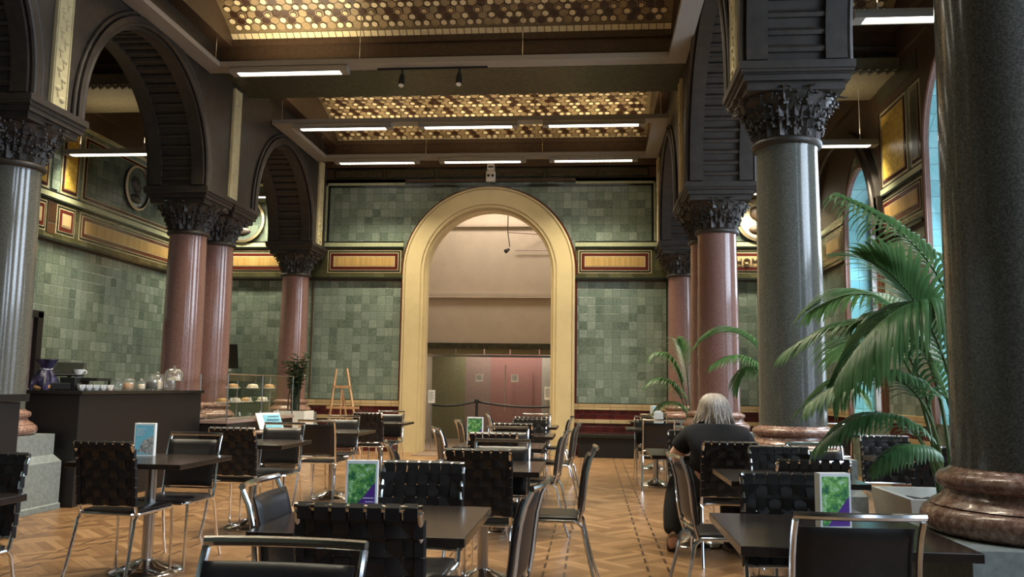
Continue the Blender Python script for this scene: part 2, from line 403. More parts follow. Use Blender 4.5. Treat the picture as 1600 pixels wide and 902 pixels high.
# ============================================================ the room
XL, XR, YB, YF, ZC = -8.07, 4.05, 16.2, -5.2, 7.0
AL, AR = (-6.08, -5.30), (1.26, 2.06)      # arcade wall faces, left and right
BEAMS = [(-1.05, -0.15), (3.0, 3.86), (7.0, 7.9), (11.1, 12.4)]
BAYS = [(-5.2, -1.05), (-0.15, 3.0), (3.86, 7.0), (7.9, 11.1), (12.4, 16.2)]

mb = MB(); mb.box(XL-.5, XR+.6, YF-.3, YB+.6, -.12, 0); struct(mb.build('floor', 'parquet', smooth=0))
mb = MB(); mb.box(-3.9, -.1, YB+.6, 23.0, -.12, 0.0); mb.build('floor_hall', plain('hall_floor', (0.33, 0.24, 0.18), 0.3), smooth=0)['kind'] = 'structure'

def arch_slab(mb, mp, u0, u1, z0, z1, d0, d1, ops, mi=0, mi_in=1, seg=28):
    def Q(pts, k): mb.poly([mp(*p) for p in pts], k)
    def both(us, zs):   # front and back faces of a polygon in (u, z)
        for d in (d0, d1): Q([(u, z, d) for u, z in zip(us, zs)], mi)
    cur = u0
    for (a, b, zs, zp) in ops:
        if a > cur: both((cur, a, a, cur), (z0, z0, z1, z1))
        if zs > z0:
            both((a, b, b, a), (z0, z0, zs, zs)); Q([(a, zs, d0), (b, zs, d0), (b, zs, d1), (a, zs, d1)], mi_in)
        uc, r = (a+b)/2, (b-a)/2
        arc = [(uc - r*math.cos(PI*i/seg), zp + r*math.sin(PI*i/seg)) for i in range(seg+1)]
        for (ua, za), (ub, zb) in zip(arc, arc[1:]):
            both((ua, ub, ub, ua), (za, zb, z1, z1)); Q([(ua, za, d0), (ub, zb, d0), (ub, zb, d1), (ua, za, d1)], mi_in)
        for x in (a, b): Q([(x, zs, d0), (x, zp, d0), (x, zp, d1), (x, zs, d1)], mi_in)
        cur = b
    if u1 > cur: both((cur, u1, u1, cur), (z0, z0, z1, z1))
    for x in (u0, u1): Q([(x, z0, d0), (x, z1, d0), (x, z1, d1), (x, z0, d1)], mi)
    Q([(u0, z1, d0), (u1, z1, d0), (u1, z1, d1), (u0, z1, d1)], mi)
    cur = u0
    for (a, b, zs, zp) in list(ops) + [(u1, u1, z0, z0)]:
        if a > cur: Q([(cur, z0, d0), (a, z0, d0), (a, z0, d1), (cur, z0, d1)], mi)
        cur = b
def arch_ring(mb, mp, uc, zp, r0, r1, zb, d0, d1, mi=0, seg=36):
    pts = [(-1, zb)] + [None]
    path = [(uc-1, None)]
    sec = []
    ang = [0] + [PI*i/seg for i in range(seg+1)] + [PI]
    for i, a in enumerate(ang):
        if i == 0: f = lambda r: (uc-r, zb)
        elif i == len(ang)-1: f = lambda r: (uc+r, zb)
        else: f = lambda r, a=a: (uc-r*math.cos(a), zp+r*math.sin(a))
        (ua, za), (ub, z2) = f(r0), f(r1)
        sec.append([mp(ua, za, d0), mp(ub, z2, d0), mp(ub, z2, d1), mp(ua, za, d1)])
    n = len(mb.v)
    for q in sec: mb.v += [tuple(p) for p in q]
    for i in range(len(sec)-1):
        for j in range(4): mb.face((n+4*i+j, n+4*i+(j+1) % 4, n+4*i+4+(j+1) % 4, n+4*i+4+j), mi)
    mb.face([n, n+1, n+2, n+3], mi); e = n+4*(len(sec)-1); mb.face([e+3, e+2, e+1, e], mi)
def arch_roll(mb, mp, uc, zp, r, zb, d, rad, mi=0, seg=30, n=8):
    pts = [mp(uc-r, zb, d), mp(uc-r, zb+(zp-zb)*.5, d)] + [mp(uc-r*math.cos(PI*i/seg), zp+r*math.sin(PI*i/seg), d) for i in range(seg+1)] + [mp(uc+r, zb+(zp-zb)*.5, d), mp(uc+r, zb, d)]
    if zp <= zb: pts = pts[2:-2]
    mb.tube(pts, rad, n, mi)

# wall coordinate maps: (along, height, distance out into the room)
back = lambda u, z, d: (u, YB-d, z)
left = lambda u, z, d: (XL+d, u, z)
right = lambda u, z, d: (XR-d, u, z)
front = lambda u, z, d: (u, YF+d, z)
def wb(mb, mp, u0, u1, z0, z1, d, mi=0, d0=0.0):
    a = mp(u0, z0, d0); b = mp(u1, z1, d)
    mb.box(min(a[0], b[0]), max(a[0], b[0]), min(a[1], b[1]), max(a[1], b[1]), z0, z1, mi)

BAND = ['tile_olive', 'black_gloss', 'sage', 'stone_brown', 'tile_cream', 'tile_maroon', 'stone_dark']
def cornice(name, mp, u0, u1, parent, dado=True):
    mb = MB()
    wb(mb, mp, u0, u1, 3.42, 3.97, .02, 0)
    wb(mb, mp, u0, u1, 3.33, 3.37, .07, 1); wb(mb, mp, u0, u1, 3.37, 3.42, .045, 0); wb(mb, mp, u0, u1, 3.30, 3.33, .03, 3)
    wb(mb, mp, u0, u1, 3.95, 3.98, .05, 1); wb(mb, mp, u0, u1, 3.98, 4.06, .035, 2); wb(mb, mp, u0, u1, 4.06, 4.09, .02, 1)
    wb(mb, mp, u0, u1, 5.22, 5.27, .04, 2); wb(mb, mp, u0, u1, 5.27, 5.33, .06, 3); wb(mb, mp, u0, u1, 5.33, 5.56, .03, 3)
    wb(mb, mp, u0, u1, 5.56, 5.66, .10, 3)
    mb.build('wall_moulding', BAND, parent, smooth=0)
    if dado:
        mb = MB()
        wb(mb, mp, u0, u1, .86, .97, .05, 4); wb(mb, mp, u0, u1, .97, .985, .03, 1)
        wb(mb, mp, u0, u1, .68, .86, .02, 5); wb(mb, mp, u0, u1, .61, .68, .05, 4); wb(mb, mp, u0, u1, .0, .61, .02, 5)
        mb.build('dado_tiling', BAND, parent, smooth=0)
def frieze(mp, u0, u1, parent, z0=3.46, z1=3.91, centre='ochre'):
    mb = MB(); t = .018
    for k, (g, mi) in enumerate(((0, 2), (t, 1), (t+.03, 2), (t+.045, 3), (t*2+.085, 2), (t*2+.1, 0))):
        wb(mb, mp, u0+g, u1-g, z0+g, z1-g, .024+.004*k, mi, .018)
    mb.build('frieze_panel', [centre, 'black_gloss', 'cream_line', 'maroon'], parent, smooth=0)
def tall_panel(mp, u0, u1, z0, z1, parent, centre):
    mb = MB()
    for k, (g, mi) in enumerate(((0, 2), (.03, 1), (.05, 3), (.075, 2), (.085, 0))):
        wb(mb, mp, u0+g, u1-g, z0+g, z1-g, .012+.004*k, mi, .0)
    mb.build('upper_panel', [centre, 'black_gloss', 'cream_line', 'maroon'], parent, smooth=0)
def roundel(mp, u, z, r, parent, gold=False):
    mb = MB(); n = 32
    def ring(rr, d, mi, a=None):
        pts = [mp(u+rr*math.cos(2*PI*i/n), z+rr*math.sin(2*PI*i/n), d) for i in range(n)]; mb.poly(pts, mi); return pts
    def band(r0, d0, r1, d1, mi):
        for i in range(n):
            a, b = 2*PI*i/n, 2*PI*(i+1)/n
            mb.poly([mp(u+r0*math.cos(a), z+r0*math.sin(a), d0), mp(u+r0*math.cos(b), z+r0*math.sin(b), d0), mp(u+r1*math.cos(b), z+r1*math.sin(b), d1), mp(u+r1*math.cos(a), z+r1*math.sin(a), d1)], mi)
    band(r, 0, r, .07, 1); band(r, .07, r*.9, .09, 0); band(r*.9, .09, r*.84, .05, 1); band(r*.84, .05, r*.01, .03, 2)
    mb.build('roundel', ['cream_line', 'stone_dark', 'stone_cream' if gold else 'tile_dark'], parent)
    mb = MB()       # a head in relief, facing sideways
    c = mp(u, z+.04, .06)
    ax = Vector(mp(1, 0, 0)) - Vector(mp(0, 0, 0)); dx = Vector(mp(0, 0, 1)) - Vector(mp(0, 0, 0))
    def blob(du, dz, dd, a, b_, e):
        p = Vector(mp(u+du, z+dz, .04+dd)); sc = [abs(ax[i])*a + abs(dx[i])*e + (b_ if i == 2 else 0) for i in range(3)]
        mb.sphere(p, 1, 12, 8, 0, sc)
    q = r/.45
    blob(0, .06*q, 0, .12*q, .15*q, .06); blob(.10*q, .03*q, 0, .05*q, .035*q, .05); blob(.05*q, -.08*q, 0, .08*q, .08*q, .05); blob(-.02*q, -.22*q, 0, .2*q, .09*q, .05); blob(-.07*q, .1*q, 0, .12*q, .13*q, .05)
    mb.build('relief_head', ['stone_brown' if gold else 'stone_dark'], parent)

# ---- back wall with the great arch
mb = MB(); arch_slab(mb, lambda u, z, d: (u, YB+d, z), XL-.3, XR+.6, 0, ZC, 0, .6, [(-3.29, -.69, 0, 3.46)], 0, 1)
wall_back = struct(mb.build('wall_back', ['tile_green', 'arch_cream'], smooth=0))
for a, b in ((XL, -3.70), (-.32, XR)): cornice('c', back, a, b, wall_back)
mb = MB(); wb(mb, back, XL, XR, 5.27, 5.33, .06, 0); wb(mb, back, XL, XR, 5.56, 5.68, .12, 0); wb(mb, back, XL, XR, 5.68, 6.12, .06, 0); wb(mb, back, XL, XR, 6.04, 6.12, .10, 0)
mb.build('ceiling_cornice', 'stone_brown', wall_back, smooth=0)
for a, b in ((-7.9, -5.95), (-5.22, -3.74), (-.26, 1.14)): frieze(back, a, b, wall_back)
frieze(back, 2.15, 3.95, wall_back, centre='tile_cream')
for a, b, c in ((-5.22, -3.74, 0), (-.26, 1.14, 0)):      # thin dark and pale borders around the tiled fields
    mb = MB()
    e_ = (a, a-.04, a-.08) if a < -1 else (b+.04, b, b+.045)
    for (u0, u1, z0, z1) in ((e_[1], e_[0], 4.09, 5.22), (a-.04 if a < -1 else -2.0, b+.04 if a > -1 else -2.0, 5.18, 5.22)): wb(mb, back, u0, u1, z0, z1, .03, 0)
    for (u0, u1, z0, z1) in ((e_[2], e_[2]+.035, 4.09, 5.27),): wb(mb, back, u0, u1, z0, z1, .04, 1)
    wb(mb, back, a-.28, a-.255, .98, 3.30, .03, 2) if a < -1 else wb(mb, back, b+.27, b+.295, .98, 3.3, .03, 0)
    mb.build('panel_border', ['black_gloss', 'sage', 'stone_brown'], wall_back, smooth=0)
for a, b in ((-5.15, -4.15), (-4.1, -3.1), (-3.05, -2.1), (-1.9, -.95), (-.9, .1), (.15, 1.1)):
    mb = MB(); wb(mb, back, a, b, 5.36, 5.54, .045, 0); wb(mb, back, a+.03, b-.03, 5.38, 5.52, .05, 1)
    k = int((b-a)/.085)
    for i in range(k):
        p = back(a+.06+i*.085, 5.45, .055); mb.obox(p, (.045, .02, .045), (0, PI/4, 0), 2)
    mb.build('carved_frieze', ['black_gloss', 'stone_green', 'stone_brown'], wall_back, smooth=0)
for (u, g) in ((-7.0, False), (3.18, True)): roundel(back, u, 4.52, .46, wall_back, g)
# letters on the frieze
cu_ = bpy.data.curves.new('lettering', 'FONT'); cu_.body = 'HOM'; cu_.size = .175; cu_.extrude = .008; cu_.align_x = 'LEFT'; cu_.space_character = 1.1
to = bpy.data.objects.new('tmp_text', cu_); COL.objects.link(to); bpy.context.view_layer.update()
me = bpy.data.meshes.new_from_object(to); bpy.data.objects.remove(to)
me.materials.clear(); me.materials.append(M['stone_brown'])
o = bpy.data.objects.new('frieze_lettering', me); COL.objects.link(o); o.parent = wall_back
o.rotation_euler = (PI/2, 0, 0); o.location = (2.71, YB-.055, 3.625)

# arch surround
mb = MB()
arch_ring(mb, back, -2.0, 3.48, 1.27, 1.68, 0, 0, .10, 0)
arch_ring(mb, back, -2.0, 3.48, 1.33, 1.62, 0, .10, .125, 0)
arch_ring(mb, back, -2.0, 3.47, 1.22, 1.30, 0, -.15, .03, 0)
arch_roll(mb, back, -2.0, 3.47, 1.30, 0, .07, .03, 0); arch_roll(mb, back, -2.0, 3.48, 1.65, 0, .11, .02, 0)
mb.build('arch_surround', 'arch_cream', wall_back)
mb = MB(); arch_ring(mb, back, -2.0, 3.48, 1.682, 1.72, 0, 0, .04, 0); mb.build('arch_outer_line', 'maroon', wall_back)

# ---- left wall
mb = MB(); mb.box(XL-.3, XL, YF, YB+.3, 0, ZC)
wall_left = struct(mb.build('wall_left', 'tile_green', smooth=0)); cornice('c', left, YF, YB, wall_left)
for a, b in ((8.2, 10.6), (11.22, 11.60), (11.84, 12.30), (12.42, 15.9)): frieze(left, a, b, wall_left, centre='ochre' if b-a > 1 else 'tile_cream')
mb = MB(); wb(mb, left, 11.62, 11.82, 3.44, 3.93, .03, 0); mb.build('frieze_inlay', 'tile_brown', wall_left, smooth=0)
tall_panel(left, 11.02, 11.62, 4.10, 5.15, wall_left, 'gold'); tall_panel(left, 11.90, 12.34, 4.10, 5.15, wall_left, 'gold')
mb = MB(); wb(mb, left, 11.68, 11.84, 4.12, 5.1, .02, 0); mb.build('upper_inlay', 'tile_green', wall_left, smooth=0)
tall_panel(left, 12.44, 15.9, 4.10, 5.15, wall_left, 'tile_dark'); tall_panel(left, 8.2, 10.8, 4.1, 5.15, wall_left, 'tile_dark')
roundel(left, 13.96, 4.66, .40, wall_left)
mb = MB(); wb(mb, left, YF, YB, 5.66, 6.12, .06, 0); mb.build('ceiling_cornice', 'stone_brown', wall_left, smooth=0)
# door in the left wall
dr = MB(); wb(dr, left, 10.2, 11.62, 0, 2.24, .03, 1); 
for (u0, u1, z0, z1) in ((10.15, 10.27, 0, 2.24), (11.50, 11.62, 0, 2.24), (10.15, 11.62, 2.16, 2.26)): wb(dr, left, u0, u1, z0, z1, .10, 0)
door = struct(dr.build('door_1', ['counter', 'mauve_panel'], smooth=0))

# ---- right wall with arched windows
WINS = [(-3.9, -1.9, .9, 4.1), (.2, 2.3, .9, 4.1), (4.0, 6.2, .9, 4.2), (8.0, 10.36, .9, 4.2), (12.15, 13.62, .9, 3.85)]
mb = MB(); arch_slab(mb, lambda u, z, d: (XR+d, u, z), YF, YB+.3, 0, ZC, 0, .5, WINS, 0, 1)
wall_right = struct(mb.build('wall_right', ['tile_green', 'tile_aqua'], smooth=0))
def segs(u0, u1):
    out = []; cur = u0
    for a, b, _, _ in WINS:
        a -= .14; b += .14
        if a > cur: out.append((cur, min(a, u1)))
        cur = b
    if cur < u1: out.append((cur, u1))
    return [s for s in out if s[1] > s[0]]
for a, b in segs(YF, YB):
    mbb = MB()
    wb(mbb, right, a, b, 3.42, 3.97, .02, 0); wb(mbb, right, a, b, 3.33, 3.37, .07, 1); wb(mbb, right, a, b, 3.30, 3.33, .03, 3)
    wb(mbb, right, a, b, 3.95, 3.98, .05, 1); wb(mbb, right, a, b, 3.98, 4.06, .035, 2); wb(mbb, right, a, b, 4.06, 4.09, .02, 1)
    wb(mbb, right, a, b, .86, .97, .05, 4); wb(mbb, right, a, b, .0, .86, .02, 5); wb(mbb, right, a, b, .61, .68, .05, 4)
    mbb.build('wall_moulding', BAND, wall_right, smooth=0)
mb = MB(); wb(mb, right, YF, YB, 5.66, 6.12, .06, 0); mb.build('ceiling_cornice', 'stone_brown', wall_right, smooth=0)
frieze(right, 10.56, 11.98, wall_right, 3.47, 3.91); frieze(right, 13.9, 14.9, wall_right); frieze(right, 15.1, 16.0, wall_right)
mb = MB()
arch_slab(mb, right, 7.2, 10.5, 4.09, 5.66, .0, .02, [(7.9, 10.46, 4.09, 4.2)], 0, 0); arch_slab(mb, right, 12.03, YB, 4.09, 5.66, .0, .02, [(12.05, 13.72, 4.09, 4.10)], 0, 0)
wb(mb, right, 10.5, 12.03, 5.17, 5.66, .02, 0); wb(mb, right, YF, 7.2, 5.2, 5.66, .02, 0); wb(mb, right, 10.56, 11.98, 5.28, 5.52, .035, 1)
mb.build('upper_cladding', ['stone_brown', 'stone_green'], wall_right, smooth=0)
tall_panel(right, 11.02, 11.98, 4.10, 5.15, wall_right, 'gold'); tall_panel(right, 10.54, 10.90, 4.10, 5.15, wall_right, 'stone_green')
mb = MB()
for a, b, zs, zp in WINS:
    uc = (a+b)/2; r = (b-a)/2
    arch_ring(mb, right, uc, zp, r, r+.09, zs, 0, .05, 0); arch_roll(mb, right, uc, zp, r+.02, zs, .06, .025, 0)
mb.build('window_moulding', plain('red_brown_moulding', (0.16, 0.075, 0.05), 0.3), wall_right)
mb = MB(); arch_ring(mb, right, 13.9, 3.45, 1.80, 1.95, 3.98, 0, .10, 0); arch_roll(mb, right, 13.9, 3.45, 1.80, 3.98, .10, .04, 0)
mb.build('blind_arch', 'stone_dark', wall_right)
for k, (a, b, zs, zp) in enumerate(WINS):
    uc, r = (a+b)/2, (b-a)/2; x = XR+.36; mb = MB(); gl_ = MB(); seg = 24
    out = [(a, zs)] + [(uc-r*math.cos(PI*i/seg), zp+r*math.sin(PI*i/seg)) for i in range(seg+1)] + [(b, zs)]
    gl_.poly([(x+.03, u, z) for u, z in out], 0); gl_.poly([(x+.05, u, z) for u, z in out], 0)
    mp = lambda u, z, d: (x-d, u, z)
    arch_ring(mb, mp, uc, zp, r-.10, r+.01, zs, -.02, .06, 0)
    wb(mb, lambda u, z, d: (x-d, u, z), a, b, zp-.05, zp+.04, .05, 0, -.02); wb(mb, lambda u, z, d: (x-d, u, z), a, b, 2.6, 2.66, .05, 0, -.02)
    wb(mb, lambda u, z, d: (x-d, u, z), uc-.05, uc+.05, zs, zp+r, .06, 0, -.02)
    wb(mb, lambda u, z, d: (x-d, u, z), a, b, zs, zs+.08, .06, 0, -.02)
    fo = struct(mb.build('window_%d' % (k+1), 'frame_grey', smooth=30))
    gl_.build('pane', 'window_light', fo, smooth=0, normals=False)

# ---- wall behind the viewer
mb = MB(); mb.box(XL, XR, YF-.3, YF, 0, ZC)
wall_front = struct(mb.build('wall_front', 'tile_green', smooth=0))

# ============================================================ arcades
def arcade(name, xs, supports, roll_side, label_side):
    x0, x1 = xs; ops = []
    for (a0, a1), (b0, b1) in zip(supports, supports[1:]):
        ops.append((a1, b0))
    mb = MB(); zb = 3.93
    arch_slab(mb, lambda u, z, d: (x0+d, u, z), supports[0][0], supports[-1][1], zb, ZC-.2, 0, x1-x0, [(a, b, zb, zb+.12) for a, b in ops], 0, 0)
    A = struct(mb.build(name, 'stone_dark', smooth=0))
    zp = zb+.12; xm = (x0+x1)/2
    for a, b in ops:
        uc, r = (a+b)/2, (b-a)/2
        mr = MB()          # ridged soffit: side borders and cross ribs
        mp = lambda u, z, d: (d, u, z)
        for (xa, xb) in ((x0+.0, x0+.17), (x1-.17, x1)): arch_ring(mr, mp, uc, zp, r-.045, r+.01, zb+.02, xa, xb)
        steps = int(PI*r/.14)
        for i in range(steps+1):
            t = PI*i/steps; pu = uc-(r-.005)*math.cos(t); pz = zp+(r-.005)*math.sin(t)
            mr.tube([(x0+.17, pu, pz), (x1-.17, pu, pz)], .034, 6)
        mr.build('ribbed_soffit', 'stone_dark', A, smooth=40)
        for xf, sg in ((x0, -1), (x1, 1)):
            mm = MB(); mq = lambda u, z, d: (xf+sg*d, u, z)
            arch_ring(mm, mq, uc, zp, r+.03, r+.10, zb+.01, 0, .05); arch_roll(mm, mq, uc, zp, r+.015, zb+.01, .03, .03); arch_roll(mm, mq, uc, zp, r+.14, zb+.01, .02, .022)
            mm.build('arch_moulding', 'stone_dark', A)
    # cream carved strips on the faces of the piers
    for (a, b) in supports:
        wdt = min(.25, (b-a)-.42); c = (a+b)/2
        for xf, sg in ((x0, -1), (x1, 1)):
            mc = MB()
            X = lambda d: xf+sg*d
            mc.box(min(X(0), X(.035)), max(X(0), X(.035)), c-wdt/2, c+wdt/2, zb+.01, 5.6, 0)
            for uu in (-wdt/2+.02, wdt/2-.02): mc.tube([(X(.035), c+uu, zb+.01), (X(.035), c+uu, 5.6)], .012, 6)
            z = zb+.1; s_ = 1
            while z < 5.5:
                mc.sphere((X(.035), c+s_*.035, z), 1, 8, 6, 0, (.018, .045, .03)); mc.sphere((X(.035), c-s_*.03, z+.045), 1, 8, 6, 0, (.014, .018, .035))
                z += .10; s_ = -s_
            mc.build('carved_strip', 'stone_cream', A)
    return A
SR = [(-1.05, -.15), (3.03, 3.83), (6.85, 7.65), (10.9, 12.55), (15.32, 16.2)]
SL = [(-1.05, -.15), (3.3, 4.1), (7.25, 8.05), (10.9, 12.65), (15.32, 16.2)]
arcade('trim_1', AL, SL, 1, 'left'); arcade('trim_2', AR, SR, -1, 'right')

# ============================================================ ceiling: barrel vaults across each bay, tiled in hexagons
def vault(x0, x1, y0, y1, name):
    zs, rise = 6.12, .50
    yc, hh = (y0+y1)/2, (y1-y0)/2; R = (hh*hh+rise*rise)/(2*rise); zc = zs+rise-R
    half = math.asin(hh/R); P = lambda x, s, d=0: Vector((x, yc+(R-d)*math.sin(s/R), zc+(R-d)*math.cos(s/R)))
    S = R*half
    mb = MB(); mb.grid(lambda u, v: P(x0+(x1-x0)*u, -S+2*S*v), 1, 24)
    for x in (x0, x1):
        mb.poly([P(x, -S+2*S*i/24) for i in range(25)]+[(x, y1, 7.4), (x, y0, 7.4)])
    c = struct(mb.build(name, 'ceil_back', normals=False))
    b = MB(); k = 30
    for yy0, yy1, s0, s1 in ((y0, y1, -S, -S+.09), (y0, y1, S-.09, S)):
        n = int((x1-x0)/.10)
        for i in range(n):
            xa = x0+(x1-x0)*i/n+.006; xb = x0+(x1-x0)*(i+1)/n-.006
            b.poly([P(xa, s0, .012), P(xb, s0, .012), P(xb, s1, .012), P(xa, s1, .012)])
    b.build('tile_border', 'hex_cream', c, smooth=0, normals=False)
    h = MB(); a = .070; dx = a*math.sqrt(3); dy = a*1.5      # pointy-top cells, a = circumradius
    rows = int((2*S-.26)/dy); cols = int((x1-x0-.15)/dx)
    def hexa(cx, cs, r, d, mi, sides=6, off=0):
        n = len(h.v)
        for q in range(sides):
            t = 2*PI*q/sides+PI/6*0+PI/2+off; h.v.append(tuple(P(cx+r*math.cos(t), cs+r*math.sin(t), d)))
        h.face(range(n, n+sides), mi)
    rnd = random.Random(3)
    for j in range(rows+1):
        for i in range(cols+1):
            cx = x0+.10+dx*(i+(.5 if j % 2 else 0)); cs = -S+.17+dy*j
            if cx > x1-.08: continue
            q = i-(j-(j & 1))//2      # axial coordinates
            ros = (q - j) % 3 == 0 and ((q % 3 == 0))
            kk = (q*1 + j*2) % 3
            if q % 3 == 0 and j % 3 == 0:
                hexa(cx, cs, a*1.20, .016, 2); hexa(cx, cs, a*.95, .02, 3); hexa(cx, cs, a*.72, .026, 2)
                for w_ in range(6):
                    t = PI/3*w_; hexa(cx+a*.34*math.cos(t), cs+a*.34*math.sin(t), a*.17, .034, 0)
                hexa(cx, cs, a*.24, .042, 4)
            else:
                near = (q % 3, j % 3)
                pal = {(1, 1): 0, (2, 2): 0, (0, 1): 1, (0, 2): 1, (1, 0): 1, (2, 0): 2, (1, 2): 0, (2, 1): 2}.get(near, 1)
                if rnd.random() < .12: pal = rnd.choice((0, 1, 2))
                if pal == 0: hexa(cx, cs, a*.84, .008, 2); hexa(cx, cs, a*.66, .014, 0)
                elif pal == 1: hexa(cx, cs, a*.92, .010, 1)
                else: hexa(cx, cs, a*.93, .008, 2)
    h.build('hex_tiles', ['hex_cream', 'hex_tan', 'hex_dark', 'hex_tan', 'hex_gold'], c, smooth=0, normals=False, weld=False)
    return c
n_c = 0
for (y0, y1) in BAYS:
    for (x0, x1) in ((-5.1, 1.06), (XL+.15, AL[0]-.1), (AR[1]+.1, XR-.15)):
        if y1 < 3.5 and x0 < -6: continue
        n_c += 1; vault(x0, x1, y0, y1, 'ceiling' if n_c == 1 else 'ceiling.%03d' % (n_c-1))
mb = MB(); mb.box(XL-.3, XR+.6, YF-.3, YB+.6, 7.0, 7.2); struct(mb.build('ceiling_slab', 'stone_brown', smooth=0))
# beams across the room at each pair of columns, with stepped soffits
for (y0, y1) in BEAMS:
    for (x0, x1, lvl) in ((AL[1], AR[0], 0), (XL, AL[0], -.1), (AR[1], XR, -.1)):
        mb = MB()
        mb.box(x0, x1, y0+.12, y1-.12, 5.66, 6.95, 0); mb.box(x0, x1, y0+.06, y1-.06, 5.76, 6.95, 1); mb.box(x0, x1, y0, y1, 6.02, 6.95, 1)
        for yy in (y0+.05, y1-.05): mb.tube([(x0, yy, 5.80), (x1, yy, 5.80)], .03, 8, 2)
        if lvl:
            mb.box(x0, x1, y0+.04, y1-.04, 5.50, 5.66, 3)
            k_ = int((x1-x0)/.11)
            for q in range(k_): mb.tube([(x0+.02+q*.11, y0+.03, 5.44), (x0+.12+q*.11, y0+.03, 5.49)], .028, 6, 3)
        mb.build('ceiling_beam', ['stone_green', 'stone_brown', 'stone_dark', 'dull_cream'], smooth=35)['kind'] = 'structure'
for (y0, y1) in BAYS:      # sloping brown margins beside the vaults
    mb = MB()
    for (xa, xb) in ((AL[1], -5.1), (1.06, AR[0]), (XL, XL+.15), (AL[0]-.1, AL[0]), (AR[1], AR[1]+.1), (XR-.15, XR)):
        mb.box(xa, xb, y0, y1, 6.0, 6.95, 0)
    mb.build('ceiling_margin', 'stone_brown', smooth=0)['kind'] = 'structure'
# transverse arches carried from the arcades to the side walls, with corbels
def cross_arch(x0, x1, y0, y1):
    mb = MB(); uc, r = (x0+x1)/2, (x1-x0)/2-.12
    arch_slab(mb, lambda u, z, d: (u, y0+d, z), x0, x1, 4.2, 5.75, 0, y1-y0, [(uc-r, uc+r, 4.2, 4.55)], 0, 0)
    arch_roll(mb, lambda u, z, d: (u, y0-d, z), uc, 4.55, r+.06, 4.2, .0, .04)
    struct(mb.build('trim_3', 'stone_dark', smooth=40))
# ============================================================ the hall beyond the arch
mb = MB()
mb.box(-4.1, -3.9, YB+.6, 22.8, 0, 6.4); mb.box(-.1, .1, YB+.6, 22.8, 0, 6.4)
mb.box(-3.9, -.1, 19.0, 19.2, 2.22, 6.4)
struct(mb.build('wall_hall', 'plaster', smooth=0))
mb = MB()
for z in (3.34, 4.98): mb.box(-3.9, -.1, 18.93, 19.0, z-.035, z+.035); mb.tube([(-3.9, 18.94, z-.06), (-.1, 18.94, z-.06)], .02, 6)
struct(mb.build('trim_4', 'plaster'))
mb = MB(); mb.box(-4.1, .1, YB+.6, 22.8, 6.3, 6.5); mb.box(-3.9, -.1, 19.2, 22.8, 2.5, 2.6); struct(mb.build('ceiling_hall', 'plaster', smooth=0))
mb = MB(); mb.box(-3.9, -.1, 18.96, 19.22, 2.12, 2.24); struct(mb.build('trim_5', 'stone_green', smooth=0))
# glazed screen
scr = thing('glazed_screen', 'glass screen of frameless panes with brown head panels closing the lobby beyond the big arch', 'glass screen', (0, 19.05, 0))
xs = [-3.85, -3.07, -2.42, -1.83, -1.17, -.15]
for a, b in zip(xs, xs[1:]): g_ = MB(); g_.box(a+.006, b-.006, 0, .012, .02, 1.93); g_.build('glass_pane', 'glass', scr, smooth=0)
g_ = MB(); g_.box(-3.85, -.15, -.02, .03, 1.93, 1.98); g_.build('head_rail', 'steel', scr, smooth=0)
for a, b in zip(xs, xs[1:]): g_ = MB(); g_.box(a+.01, b-.01, -.01, .02, 1.99, 2.12); g_.build('head_panel', 'olive_panel', scr, smooth=0)
g_ = MB(); g_.tube([(-1.93, -.05, .75), (-1.93, -.05, 1.75)], .014, 8); g_.tube([(-1.93, -.05, .9), (-1.93, 0, .9)], .01, 6); g_.tube([(-1.93, -.05, 1.65), (-1.93, 0, 1.65)], .01, 6); g_.build('door_handle', 'chrome', scr)
def notice(x, z, y, w_, h_, lab):
    t = thing('paper_notice', lab, 'notice', (x, y, z)); g_ = MB(); g_.box(-w_/2, w_/2, -.004, .0, -h_/2, h_/2); g_.build('sheet', 'paper', t, smooth=0)
    g_ = MB()
    for i in range(4): g_.box(-w_*.36, w_*(.36-.1*(i % 2)), -.006, -.004, h_*.28-i*h_*.17, h_*.28-i*h_*.17+h_*.05)
    g_.build('printed_lines', 'ink', t, smooth=0)
notice(-2.52, 1.46, 19.04, .17, .17, 'small square white notice on the glass pane left of the pink door')
notice(-1.72, 1.46, 19.04, .17, .17, 'small square white notice on the glass beside the door handle')
# panels of the lobby behind the glass
mb = MB()
for a, b, mi, z in ((-3.9, -3.07, 3, 2.5), (-3.07, -2.45, 1, 2.5), (-2.45, -1.2, 0, 2.5), (-1.2, -.85, 2, 2.5), (-.85, -.1, 4, 2.5)): mb.box(a, b, 20.6, 20.7, 0, z, mi)
mb.box(-1.85, -1.42, 20.57, 20.6, .0, 1.62, 0)
struct(mb.build('wall_lobby', ['pink_panel', 'mauve_panel', 'pale_panel', 'olive_panel', 'green_panel'], smooth=0))
